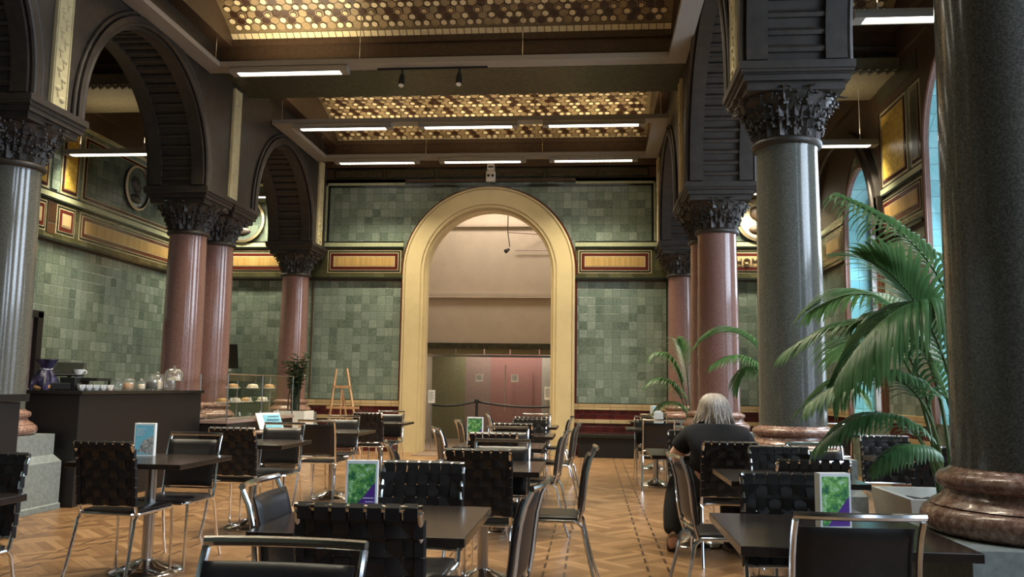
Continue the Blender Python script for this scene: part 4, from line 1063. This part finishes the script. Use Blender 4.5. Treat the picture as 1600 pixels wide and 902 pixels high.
# purple gift hamper
t = thing('wrapped_hamper', 'dark purple foil-wrapped hamper bunched at the top on the counter, left of the till', 'hamper', (-5.70, 8.42, WT))
mb = MB()
def W(u, v):
    a = 2*PI*u; r = (.125*(1-v)**.35*(1+.14*math.sin(5*a+v*5)+.07*math.sin(11*a)) + .035 if v < .68 else .052+.05*(v-.68)/.32*(1+.3*math.sin(6*a)))
    if v < .68: r = .13*(1-.60*(v/.68)**2.2)*(1+.13*math.sin(5*a+v*5)+.06*math.sin(11*a))
    return (r*math.cos(a), r*math.sin(a), .32*v)
mb.grid(W, 40, 18); mb.build('foil_wrap', 'wrap', t, smooth=25)
MB().lathe([(.12, 0), (.13, .02), (.12, .05)], n=20).build('basket_rim', 'bread', t)
MB().tube([(.056*math.cos(a), .056*math.sin(a), .215+.004*math.sin(3*a)) for a in [2*PI*i/12 for i in range(12)]], .007, 6, closed=True).build('ribbon', 'ceramic', t)
def cup(loc, label, s=1.0, rz=0, group='white cups on the counter', name='coffee_cup'):
    t = thing(name, label, 'cup', loc, rz, group)
    MB().lathe([(.020*s, 0), (.024*s, .003), (.034*s, .022*s), (.040*s, .055*s), (.037*s, .055*s), (.030*s, .02*s), (.004, .008)], n=20, caps=False).build('cup_body', 'ceramic', t, smooth=60)
    MB().tube([(.038*s, 0, .048*s), (.056*s, 0, .045*s), (.058*s, 0, .03*s), (.035*s, 0, .018*s)], .004*s, 6).build('handle', 'ceramic', t); return t
t = thing('coffee_machine', 'low black cup warmer box on the counter with a row of white cups before it', 'machine', (-5.36, 8.50, WT)); MB().box(-.17, .0, -.10, .16, 0, .135).build('machine_body', 'black', t, smooth=0, bevel=.006); MB().box(.001, .18, .0, .26, .10, .13).build('cup_rail', 'black', t, smooth=0); MB().box(.16, .18, .24, .26, 0, .10).build('rail_foot', 'black', t, smooth=0)
cup((-5.42, 8.55, WT+.136), 'large white cup standing on top of the black cup warmer', 1.5, 0)
for k in range(5): cup((-5.30+.045*k, 8.42+.055*k, WT), 'small white cup in the row below the black rail, %s' % ('first from the left', 'second from the left', 'middle one', 'fourth from the left', 'last on the right')[k], 1.1, -1.2)
def jar(loc, r, h, label, fill=None, knob=True, name='glass_jar', cat='jar'):
    t = thing(name, label, cat, loc, 0, 'glass jars and cake domes on the counter')
    MB().lathe([(.002, .002), (r*.9, .002), (r, .01), (r, h*.78), (r*.85, h*.85)], n=24, caps=False).build('jar_body', 'jar', t, smooth=50)
    MB().lathe([(r*.88, h*.86), (r*.9, h*.89), (r*.5, h*.94), (.012, h*.95)] + ([(.02, h), (.012, h*1.04), (.001, h*1.05)] if knob else [(.001, h*.955)]), n=24).build('lid', 'jar', t, smooth=50)
    if fill: MB().lathe([(.001, .015), (r*.85, .015), (r*.85, h*.45), (r*.5, h*.55), (.001, h*.57)], n=16, caps=False).build('contents', fill, t, smooth=60)
jar((-5.36, 9.22, WT), .05, .12, 'small clear tumbler-like jar right of the cups')
jar((-5.38, 9.46, WT), .075, .15, 'low glass jar of biscuits on the counter', 'bread', False)
jar((-5.36, 9.72, WT), .05, .13, 'narrow glass jar with pale contents', 'cake')
jar((-5.36, 9.95, WT), .075, .19, 'lidded glass jar with dark contents, left of the tall domes', 'soil')
jar((-5.42, 10.2, WT), .075, .22, 'tall lidded glass jar beside the cake stand', 'cake')
jar((-5.28, 10.25, WT), .07, .18, 'clear glass jar directly before the cake stand')
t = thing('cake_stand', 'tall glass-domed cake stand at the right end of the counter jars', 'cake stand', (-5.40, 10.58, WT))
MB().lathe([(.07, 0), (.075, .01), (.02, .02), (.015, .10), (.13, .115), (.13, .122), (.001, .122)], n=28, caps=False).build('stand', 'jar', t, smooth=50)
MB().lathe([(.12, .124), (.12, .20), (.10, .25), (.05, .28), (.012, .285), (.02, .31), (.001, .32)], n=28, caps=False).build('dome', 'jar', t, smooth=50); MB().lathe([(.001, .124), (.08, .124), (.08, .17), (.001, .175)], n=20, caps=False).build('cake', 'cake', t, smooth=40)
t = thing('paper_tray', 'white tray with a folded card and papers at the left end of the counter', 'tray', (-6.05, 8.42, WT))
MB().box(-.16, .20, -.10, .12, 0, .012).build('tray', 'ceramic', t, smooth=0); mb = MB(); mb.obox((-.03, 0, .06), (.08, .006, .10), (.2, 0, 0)); mb.obox((.0, .04, .05), (.10, .03, .075)); mb.build('folded_cards', 'paper', t, smooth=0)
# screen tilted on the back wall of the left aisle
t = thing('wall_screen', 'black screen tilted forward on the back wall of the left aisle', 'screen', (-7.13, 15.95, 1.78))
MB().obox((0, -.05, 0), (.56, .04, .48), (.22, .0, .0)).build('screen_case', 'black', t, smooth=0, bevel=.005); MB().tube([(0, -.03, 0), (0, .2, .02)], .025, 8).build('wall_arm', 'black', t); MB().obox((.1, -.02, -.27), (.10, .02, .05)).build('small_tag', 'paper', t, smooth=0)
# back counter of the left aisle
t = thing('back_shelf_unit', 'pale green glass-topped shelf unit standing against the back wall of the left aisle', 'shelf unit', (-6.75, 15.85, 0))
MB().box(-.75, .75, -.3, .25, 0, 1.0).build('unit_body', 'green_panel', t, smooth=0)
mb = MB(); mb.box(-.75, .2, -.32, .25, 1.30, 1.42); mb.build('upper_case', 'olive_panel', t, smooth=0); MB().box(-.75, .75, -.3, -.28, 1.01, 1.29).build('glass_front', 'glass', t, smooth=0)
mb = MB(); mb.box(-.74, -.72, -.27, .2, 1.0, 1.3); mb.box(.18, .2, -.27, .2, 1.0, 1.3); mb.build('side_posts', 'steel', t, smooth=0)

# ============================================================ menu cards
def menu(loc, rz, label, blue=False, s=1.0):
    t = thing('menu_card', label, 'menu card', loc, rz, None); w_, h_, d = .125*s, .205*s, .04*s
    MB().box(-w_/2, w_/2, -d/2, d/2, 0, h_).build('card_block', 'paper', t, smooth=0)
    y = -d/2-.001; a, b = -w_/2+.008, w_/2-.008; z0, z1 = .010, h_-.012
    mb = MB()
    if not blue:
        mb.poly([(a, y, z0), (a+.02, y, z0), (b, y, z1*.62), (b, y, z1), (a, y, z1)]); mb.build('foliage_picture', 'leafy_print', t, smooth=0, normals=False)
        mb = MB(); mb.poly([(a+.02, y-.0005, z0), (b, y-.0005, z0), (b, y-.0005, z1*.62)]); mb.build('purple_corner', 'purple', t, smooth=0, normals=False)
        mb = MB(); mb.box(a+.06, b-.004, y-.0012, y-.0008, z0+.045, z0+.048); mb.box(a+.07, b-.004, y-.0012, y-.0008, z0+.03, z0+.033); mb.build('small_print', 'paper', t, smooth=0)
    else:
        mb.poly([(a, y, z0), (b, y, z0), (b, y, z1), (a, y, z1)]); mb.build('blue_picture', 'pale_blue', t, smooth=0, normals=False)
        mb = MB(); mb.poly([(a+.02, y-.0005, z0+.02), (b, y-.0005, z0), (b, y-.0005, z1*.66), (a+.055, y-.0005, z1*.5)]); mb.build('grey_photograph', 'photo_print', t, smooth=0, normals=False)
        mb = MB()
        for i in range(4): mb.box(a+.008, a+.065-.012*(i % 2), y-.0012, y-.0008, z1-.03-.014*i, z1-.026-.014*i)
        mb.build('small_print', 'paper', t, smooth=0)
    return t
menu((-.93, 3.45, .7405), math.radians(8), 'green and purple menu card standing on the foreground centre table')
menu((.915, 3.38, .7405), math.radians(14), 'green and purple menu card standing on the foreground right table')
menu((-1.06, 7.78, .7405), 0, 'small green and purple menu card on the third centre table', s=1.15)
menu((-3.10, 5.72, .7405), math.radians(10), 'pale blue menu card with a grey photograph on the left table', True, 1.1)
menu((.98, 13.75, .7405), 1.2, 'slim pale blue card seen edge-on behind the person', True, 1.25)
t = thing('napkin_box', 'plain white box standing on the far right table near the bench', 'box', (.88, 11.4, .7405)); MB().box(-.06, .06, -.05, .05, 0, .22).build('box_body', 'ceramic', t, smooth=0, bevel=.006); MB().box(-.04, .04, -.01, .01, .2201, .235).build('tissue', 'paper', t, smooth=0)
t = thing('water_glass', 'clear tall glass beside the slim blue card behind the person', 'glass', (1.16, 13.8, .7405)); MB().lathe([(.03, 0), (.036, .15), (.034, .15), (.028, .006), (.001, .006)], n=18, caps=False).build('glass_body', 'glass', t, smooth=60)

# ============================================================ easel, barrier, bench
t = thing('artist_easel', 'light pine easel standing before the green tiles left of the arch', 'easel', (-4.62, 15.35, 0))
for nm, a, b in (('leg', (-.25, 0, 0), (-.12, .12, 1.55)), ('leg', (.42, 0, 0), (.08, .12, 1.56)), ('leg', (.10, .55, 0), (-.01, .16, 1.15))): MB().tube([a, b], .022, 4).build(nm, 'pine', t, smooth=0)
MB().obox((.07, -.02, .84), (.60, .07, .045)).build('tray', 'pine', t, smooth=0); MB().obox((0.01, .09, 1.22), (.34, .03, .05)).build('crossbar', 'pine', t, smooth=0); MB().tube([(.0, .06, .5), (.0, .1, 1.24)], .014, 4).build('centre_post', 'pine', t, smooth=0)
def barrier(x, label):
    t = thing('barrier_post', label, 'barrier post', (x, 17.2, 0))
    MB().lathe([(.16, 0), (.16, .012), (.03, .03), (.028, .04)], n=24).build('base', 'black', t, smooth=30); MB().lathe([(.028, .03), (.028, .93), (.04, .94), (.04, 1.0), (.02, 1.02)], n=16).build('post', 'black', t, smooth=30)
    return t
barrier(-2.32, 'black retractable-belt barrier post standing in the archway')
for (a, b, lab) in ((-3.27, -2.36, 'black barrier belt stretched left from the post to the arch jamb'), (-2.28, -.70, 'black barrier belt stretched right from the post to the arch jamb')):
    mb = MB()
    mb.grid(lambda u, v: (a+(b-a)*u, 17.2-.0, .93+.045*v - .08*math.sin(PI*u)*.6 - (.07*(1-u) if a < -3 else .07*u)), 16, 1); o = tag(mb.build('barrier_belt', 'black', normals=False), lab, 'barrier belt'); so = o.modifiers.new('thick', 'SOLIDIFY'); so.thickness = .004
for x, z, lab in ((-3.20, 1.05, 'narrow white sign hung at the left jamb of the arch'), (-.86, 1.15, 'white information sheet near the right jamb inside the arch')):
    t = thing('information_sign', lab, 'sign', (x, 16.9, z)); MB().box(-.07, .07, 0, .012, -.13, .13).build('board', 'paper', t, smooth=0)
    mb = MB()
    for i in range(6): mb.box(-.05, .05-.02*(i % 2), -.004, 0, .08-.03*i, .086-.03*i)
    mb.build('printed_lines', 'ink', t, smooth=0)
    MB().tube([(0, .03, -z), (0, .03, -.13)], .01, 6).build('stand_post', 'steel', t)
t = thing('wall_bench', 'long black bench built along the red dado right of the arch', 'bench', (.62, 15.9, 0))
MB().box(-.88, .60, -.20, .24, .36, .42).build('bench_seat', 'black_gloss', t, smooth=0, bevel=.005); MB().box(-.86, .58, -.14, .22, 0, .355).build('bench_front', 'counter', t, smooth=0)
t = thing('floor_mat', 'brown doormat lying on the floor inside the left side of the arch', 'mat', (-2.75, 15.7, 0.001)); MB().box(-.5, .35, -.4, .6, 0, .008).build('mat_surface', plain('brown_mat', (.14, .09, .06), .9), t, smooth=0)

# ============================================================ plants
def planter(parent, w0, w1, h):
    mb = MB(); n = len(mb.v)
    for (a, z) in ((w0, 0), (w1, h), (w1-.03, h), (w0-.02, h-.10)): mb.v += [(-a, -a, z), (a, -a, z), (a, a, z), (-a, a, z)]
    for i in range(3):
        for j in range(4): mb.face((n+4*i+j, n+4*i+(j+1) % 4, n+4*i+4+(j+1) % 4, n+4*i+4+j))
    mb.face((n+3, n+2, n+1, n)); mb.build('planter', 'planter', parent, smooth=0)
    mb = MB(); a = w1-.05; mb.grid(lambda u, v: (-a+2*a*u, -a+2*a*v, h-.05+.012*math.sin(u*19)*math.cos(v*23)), 12, 12); mb.build('soil', 'soil', parent, normals=False)
def bez(P, t):
    P = [Vector(p) for p in P]
    while len(P) > 1: P = [P[i].lerp(P[i+1], t) for i in range(len(P)-1)]
    return P[0]
def frond(parent, pts, length, n=26, start=.35, droop=.5, width=.028, rnd=None, lift=.0):
    rnd = rnd or random.Random(1)
    st = MB(); K = 22; path = [bez(pts, i/K) for i in range(K+1)]
    st.tube(path, [.011*(1-.75*i/K)+.0015 for i in range(K+1)], 6); s_ = st.build('stalk', 'palm_stem', parent)
    lf = MB()
    n = int(n*1.35)
    for i in range(n):
        u = start+(1-start)*i/(n-1); p = bez(pts, u); d = (bez(pts, min(1, u+.02))-bez(pts, max(0, u-.02))).normalized()
        side = d.cross(Vector((0, 0, 1)))
        side = side.normalized() if side.length > .05 else Vector((1, 0, 0)); up = side.cross(d).normalized()
        q = (i+.5)/n; L_ = length*(.45+.75*math.sin(PI*min(1, .12+.85*q)))*(.9+.2*rnd.random())
        for sg in (-1, 1):
            dirv = (d*(.50+.45*q)+side*sg*(.95-.35*q)+up*(.18+lift)).normalized(); seg = 7; pr = p; base = len(lf.v); dd = dirv.copy()
            wid = width*(.85+.3*rnd.random()); tw = side.cross(dd)
            for k in range(seg+1):
                f = k/seg; w_ = wid*(.35+2.2*f)*(1-f)**.75 if f < .2 else wid*(1-f)**.6
                w_ = max(w_, .0012); nrm = dd.cross(Vector((0, 0, 1))); nrm = nrm.normalized() if nrm.length > .05 else side
                bl = dd.cross(nrm).normalized()
                lf.v += [tuple(pr+nrm*w_*.5), tuple(pr - bl*w_*.16), tuple(pr-nrm*w_*.5)]
                pr = pr+dd*L_/seg; dd = (dd+Vector((0, 0, -1))*droop*(.18+.22*f)+Vector((rnd.uniform(-.03, .03), rnd.uniform(-.03, .03), 0))).normalized()
            for k in range(seg):
                a = base+3*k; lf.face((a, a+1, a+4, a+3)); lf.face((a+1, a+2, a+5, a+4))
    lf.build('leaflets', 'palm', s_, smooth=60, normals=False, weld=False)
    return s_
rnd = random.Random(11)
t = thing('potted_palm', 'large palm in a pale square planter at the right, its fronds arching before the windows', 'palm', (1.98, 5.0, 0)); planter(t, .24, .32, .70)
z0 = .66
FR = [  # control points relative to the planter, leaflet length, count, start, droop
 ([(0.02, .0, z0), (.14, .0, 1.35), (.16, -.05, 1.85), (-.10, -.08, 2.15), (-.57, -.12, 2.36)], .26, 24, .42, 1.5),
 ([(0, 0, z0), (.18, -.1, 1.5), (.05, -.2, 1.95), (-.35, -.3, 1.85), (-.66, -.35, 1.35)], .50, 30, .45, 1.7),
 ([(-.03, .05, z0), (.0, .1, 1.3), (-.1, .2, 1.75), (-.4, .25, 1.75), (-.75, .3, 1.52)], .36, 26, .45, .8),
 ([(.03, .0, z0), (.10, -.05, 1.2), (.0, -.10, 1.6), (-.25, -.1, 1.95), (-.45, -.12, 2.0)], .42, 24, .40, .5),
 ([(-.05, -.05, z0), (-.05, -.1, 1.1), (-.2, -.2, 1.45), (-.5, -.25, 1.45), (-.80, -.3, 1.2)], .30, 24, .40, .8),
 ([(-.05, 0, z0), (-.1, -.1, .95), (-.25, -.15, 1.22), (-.5, -.2, 1.2), (-.72, -.2, .98)], .24, 22, .35, 1.0),
 ([(-.05, -.1, z0), (-.1, -.2, .9), (-.2, -.3, 1.05), (-.38, -.35, 1.0), (-.5, -.36, .88)], .17, 18, .4, 1.4),
 ([(.08, 0, z0), (.2, .1, 1.3), (.3, .2, 1.7), (.5, .5, 1.9), (.7, .8, 1.7)], .4, 26, .4, .8),
 ([(.0, .08, z0), (.0, .3, 1.3), (.0, .6, 1.7), (-.1, .9, 1.7), (-.2, 1.2, 1.5)], .4, 26, .4, .8),
 ([(.05, .08, z0), (.1, .2, 1.4), (.0, .4, 1.9), (-.2, .6, 2.0), (-.5, .8, 1.8)], .36, 24, .4, .8),
 ([(.05, -.05, z0), (.1, 0, 1.1), (.0, .1, 1.5), (-.1, .15, 1.7), (-.3, .2, 1.7)], .40, 24, .35, 1.2)]
for P_, L_, n_, s_, d_ in FR: frond(t, P_, L_, n_, s_, d_, .042, rnd)
t = thing('potted_palm', 'palm in a planter beyond the grey column, fronds reaching left across the red column', 'palm', (2.12, 9.7, 0)); planter(t, .2, .28, .55)
z0 = .5
for P_, L_, n_, s_, d_ in (([(0, 0, z0), (.05, 0, 1.3), (-.15, 0, 1.75), (-.45, .0, 2.12), (-.85, .05, 1.82)], .42, 22, .5, .6),
 ([(0, 0, z0), (-.05, -.05, 1.2), (-.2, -.05, 1.6), (-.45, -.1, 1.75), (-.75, -.1, 1.55)], .30, 22, .45, 1.0),
 ([(0, 0, z0), (.0, .1, 1.2), (-.15, .1, 1.5), (-.32, .1, 1.68), (-.45, .1, 1.35)], .38, 22, .5, 1.3),
 ([(0, 0, z0), (.1, .1, 1.3), (.3, .3, 1.7), (.6, .4, 1.9), (.9, .5, 1.6)], .4, 22, .4, .8),
 ([(0, 0, z0), (.1, -.1, 1.0), (.2, -.3, 1.4), (.5, -.4, 1.5), (.7, -.5, 1.2)], .35, 22, .4, .8)): frond(t, P_, L_, n_, s_, d_, .038, rnd)
t = thing('potted_palm', 'palm before the back wall left of the red columns, half hidden behind the person', 'palm', (1.48, 12.95, 0)); planter(t, .2, .26, .5)
for P_, L_, n_, s_, d_ in (([(0, 0, .45), (-.05, 0, 1.2), (-.15, 0, 1.6), (-.3, 0, 1.85), (-.5, 0, 1.75)], .38, 22, .4, .9),
 ([(0, 0, .45), (-.05, 0, 1.0), (-.15, -.1, 1.3), (-.35, -.1, 1.5), (-.6, -.1, 1.35)], .36, 22, .4, .9),
 ([(0, 0, .45), (.0, 0, .9), (-.1, -.1, 1.1), (-.35, -.1, 1.15), (-.5, -.1, .95)], .3, 20, .4, .9),
 ([(0, 0, .45), (.0, 0, 1.1), (-.05, -.1, 1.5), (-.1, -.15, 1.8), (-.2, -.2, 1.95)], .36, 20, .4, .7),
 ([(0, 0, .45), (.1, 0, 1.1), (.2, .1, 1.5), (.35, .15, 1.6), (.5, .2, 1.4)], .3, 20, .4, .7)): frond(t, P_, L_, n_, s_, d_, .036, rnd)
# bushy dark plant in the white planter
t = thing('potted_shrub', 'dark bushy plant with upright stems in a white square planter left of the easel', 'plant', (-5.12, 14.35, 0))
mb = MB(); n = 0; mb.box(-.27, .27, -.25, .25, 0, .80); mb.build('planter', 'white', t, smooth=0); mb = MB(); mb.box(-.24, .24, -.22, .22, .8, .805); mb.build('soil', 'soil', t, smooth=0)
sm, lv = MB(), MB()
for i in range(16):
    a = rnd.uniform(0, 2*PI); r0 = rnd.uniform(0, .12); h = rnd.uniform(.55, 1.0); tip = Vector((r0*math.cos(a)*3.0*rnd.random()+rnd.uniform(-.2, .2), rnd.uniform(-.2, .2), .8+h))
    P_ = [Vector((r0*math.cos(a), r0*math.sin(a), .8)), Vector((r0*math.cos(a), r0*math.sin(a), .8+h*.6)), tip]
    path = [bez(P_, k/10) for k in range(11)]; sm.tube(path, [.011*(1-.06*k) for k in range(11)], 6)
    for k in range(22):
        u = .38+.62*k/21; p = bez(P_, u); b_ = rnd.uniform(0, 2*PI); d = Vector((math.cos(b_), math.sin(b_), rnd.uniform(-.1, .7))).normalized(); L_ = rnd.uniform(.08, .15); sd = d.cross(Vector((0, 0, 1))).normalized()
        n = len(lv.v); up = sd.cross(d)
        lv.v += [tuple(p), tuple(p+d*L_*.45+sd*.028+up*.01), tuple(p+d*L_-up*.02), tuple(p+d*L_*.45-sd*.028+up*.01)]; lv.face((n, n+1, n+2, n+3))
sm.build('stems', 'leaf_dark', t); lv.build('leaves', 'leaf_dark', t, smooth=0, normals=False, weld=False)

# ============================================================ the seated person
def skin_mesh(name, verts, edges, radii, mat, parent, root=0, sub=2):
    me = bpy.data.meshes.new(name); me.from_pydata(verts, edges, []); me.materials.append(M[mat])
    o = bpy.data.objects.new(name, me); COL.objects.link(o)
    sk = o.modifiers.new('skin', 'SKIN'); sk.use_smooth_shade = True
    for i, r in enumerate(radii):
        sv = me.skin_vertices[0].data[i]; sv.radius = (r, r) if not isinstance(r, tuple) else r; sv.use_root = (i == root)
    ss = o.modifiers.new('sub', 'SUBSURF'); ss.levels = sub; ss.render_levels = sub
    if parent: o.parent = parent
    return o
per = thing('person', 'person with shoulder-length grey hair in a black T-shirt, seated with their back to the viewer', 'person', (.94, 6.58, 0))
def chain(V, E, R, pts, attach=None):
    prev = attach
    for p, r in pts:
        V.append(p); R.append(r); i = len(V)-1
        if prev is not None: E.append((prev, i))
        prev = i
    return prev
V, E, R = [], [], []
V.append((0, .0, .56)); R.append((.17, .14))
ch = chain(V, E, R, [((0, -.03, .74), (.18, .13)), ((0, .0, .88), (.17, .12)), ((0, .05, .965), .085), ((0, .08, 1.02), .055), ((0, .11, 1.07), .07), ((0, .125, 1.13), .082), ((0, .12, 1.17), .06)], 0)
shL = chain(V, E, R, [((-.19, .02, .90), .075), ((-.265, .06, .80), .062), ((-.315, .13, .725), .052), ((-.22, .30, .755), .042), ((-.14, .40, .775), .030), ((-.10, .45, .775), (.038, .022))], 2)
shR = chain(V, E, R, [((.19, .02, .90), .075), ((.25, .08, .79), .062), ((.27, .16, .725), .050), ((.2, .3, .755), .042), ((.13, .40, .775), .030), ((.09, .45, .775), (.038, .022))], 2)
for sg, kx, ky, ax, ay in ((-1, -.24, .34, -.31, .20), (1, .16, .42, .16, .40)):
    chain(V, E, R, [((sg*.10, .04, .53), .105), ((kx, ky, .53), .075), ((ax+.01, ay+.05, .30), .058), ((ax, ay, .10), .042), ((ax, ay+.08, .055), .036), ((ax, ay+.16, .035), .028)], 0)
skin_mesh('body', V, E, R, 'skin', per)
# fingers and thumbs, each a short jointed chain growing from the palm
for sg in (-1, 1):
    V, E, R = [], [], []; V.append((sg*.10, .455, .775)); R.append((.03, .014))
    for k, (dx, ln) in enumerate(((-.028, .065), (-.009, .075), (.010, .07), (.028, .055))):
        bx = sg*.095+dx; chain(V, E, R, [((bx, .485, .778), .0095), ((bx, .485+ln*.45, .780), .0085), ((bx-sg*.003, .485+ln*.8, .768), .0078), ((bx-sg*.004, .485+ln, .755), .0065)], 0)
    chain(V, E, R, [((sg*.06, .45, .772), .010), ((sg*.045, .475, .768), .009), ((sg*.04, .495, .762), .007)], 0)
    skin_mesh('hand', V, E, R, 'skin', per)
# face
f = MB(); c = Vector((0, .125, 1.105))
f.tube([(0, .205, 1.125), (0, .226, 1.10), (0, .208, 1.093)], [.009, .013, .008], 8); f.build('nose', 'skin', per)
f = MB(); 
for x in (-.03, .03): f.sphere((x, .196, 1.125), .011, 10, 8)
f.build('eyes', 'ceramic', per); f = MB(); f.tube([(-.024, .200, 1.068), (0, .207, 1.066), (.024, .200, 1.068)], .005, 6); f.build('mouth', plain('lips', (.45, .18, .16), .5), per)
for sg in (-1, 1): MB().sphere((sg*.083, .115, 1.11), 1, 10, 8, 0, (.012, .02, .032)).build('ear', 'skin', per)
# T-shirt: torso with short sleeves ending above the elbow
V, E, R = [(0, -.01, .60)], [], [(.215, .17)]
chain(V, E, R, [((0, -.045, .74), (.225, .155)), ((0, -.02, .87), (.20, .14)), ((0, .03, .955), (.12, .09)), ((0, .06, .985), (.075, .07))], 0)
chain(V, E, R, [((-.19, .02, .905), (.095, .09)), ((-.25, .05, .835), .088), ((-.272, .07, .80), .085)], 2)
chain(V, E, R, [((.19, .02, .905), (.095, .09)), ((.25, .075, .81), .088), ((.268, .11, .772), .085)], 2)
skin_mesh('t_shirt', V, E, R, 'tshirt', per)
V, E, R = [(0, .0, .55)], [], [(.215, .155)]
for sg, kx, ky, ax, ay in ((-1, -.24, .34, -.31, .20), (1, .16, .42, .16, .40)):
    chain(V, E, R, [((sg*.11, .06, .54), .135), ((kx, ky, .535), .105), ((ax+.01, ay+.05, .32), .088), ((ax, ay, .13), .075)], 0)
skin_mesh('trousers', V, E, R, 'trousers', per)
for (ax, ay, tilt) in ((-.31, .20, .75), (.16, .40, 0.0)):
    s_ = MB()
    def SH(u, v, w0=1.0):
        a = 2*PI*v; L0 = .27; y = (u-.25)*L0; wd = .042*(1-.35*abs(u-.6)*1.4)*(1 if .02 < u < .98 else .55); h = .055*(1-.55*u)+.03
        return Vector((wd*math.cos(a), y, .035+h*.55*math.sin(a)))
    Rm = Matrix.Rotation(-tilt, 3, 'X'); off = Vector((ax, ay, .015 if not tilt else .12))
    s_.grid(lambda u, v: off+Rm @ SH(u, v), 12, 16); s_.build('shoe', 'trousers', per, smooth=60)
    s_ = MB(); n = len(s_.v)
    for zz in (-.012, .012):
        for k in range(20): a = 2*PI*k/20; s_.v.append(tuple(off+Rm @ Vector((.043*math.cos(a), .07+.145*math.sin(a), zz))))
    for k in range(20): s_.face((n+k, n+(k+1) % 20, n+20+(k+1) % 20, n+20+k))
    s_.face([n+k for k in range(20)][::-1]); s_.face([n+20+k for k in range(20)]); s_.build('shoe_sole', 'sole', per)
# hair: a cap and many strands falling to the shoulders
h = MB()
def cap(u, v):
    a = 2*PI*v; t_ = u*PI*.62; r = 1+.03*math.sin(a*9)*math.sin(t_)
    x, y, z = .100*r*math.sin(t_)*math.cos(a), .110*r*math.sin(t_)*math.sin(a), .100*math.cos(t_)
    if y > .03 and z < .03: y = .03+(y-.03)*.2
    return (x, .11+y, 1.118+z)
h.grid(cap, 18, 40); rh = random.Random(21)
for k in range(150):
    a = PI*.95+rh.uniform(-.08, 1.18)*PI*1.02; ca, sa = math.cos(a), math.sin(a)
    pts = []
    part = rh.uniform(-.02, .02); lend = rh.uniform(.955, 1.01); flare = rh.uniform(.0, .055); wv_ = rh.uniform(0, 6)
    for q in range(10):
        f_ = q/9
        if f_ < .5: t_ = f_/.5*PI*.5; x, y, z = (part*(1-f_*2)+.107*math.sin(t_)*ca, .11+.117*math.sin(t_)*sa, 1.118+.106*math.cos(t_))
        else: g_ = (f_-.5)/.5; x, y, z = ((.107+flare*g_)*ca, .11+(.117+flare*g_-.02*g_)*sa, 1.118-(1.118-lend)*g_)
        w_ = .011*math.sin(f_*9+wv_); pts.append((x+w_*f_, y+w_*f_*.5, z))
    h.tube(pts, [.0045+.006*math.sin(PI*min(1, .15+q/9*.85))*(1 if q < 9 else .2) for q in range(10)], 5)
h.build('hair', 'hair', per, smooth=60, normals=False, weld=False)
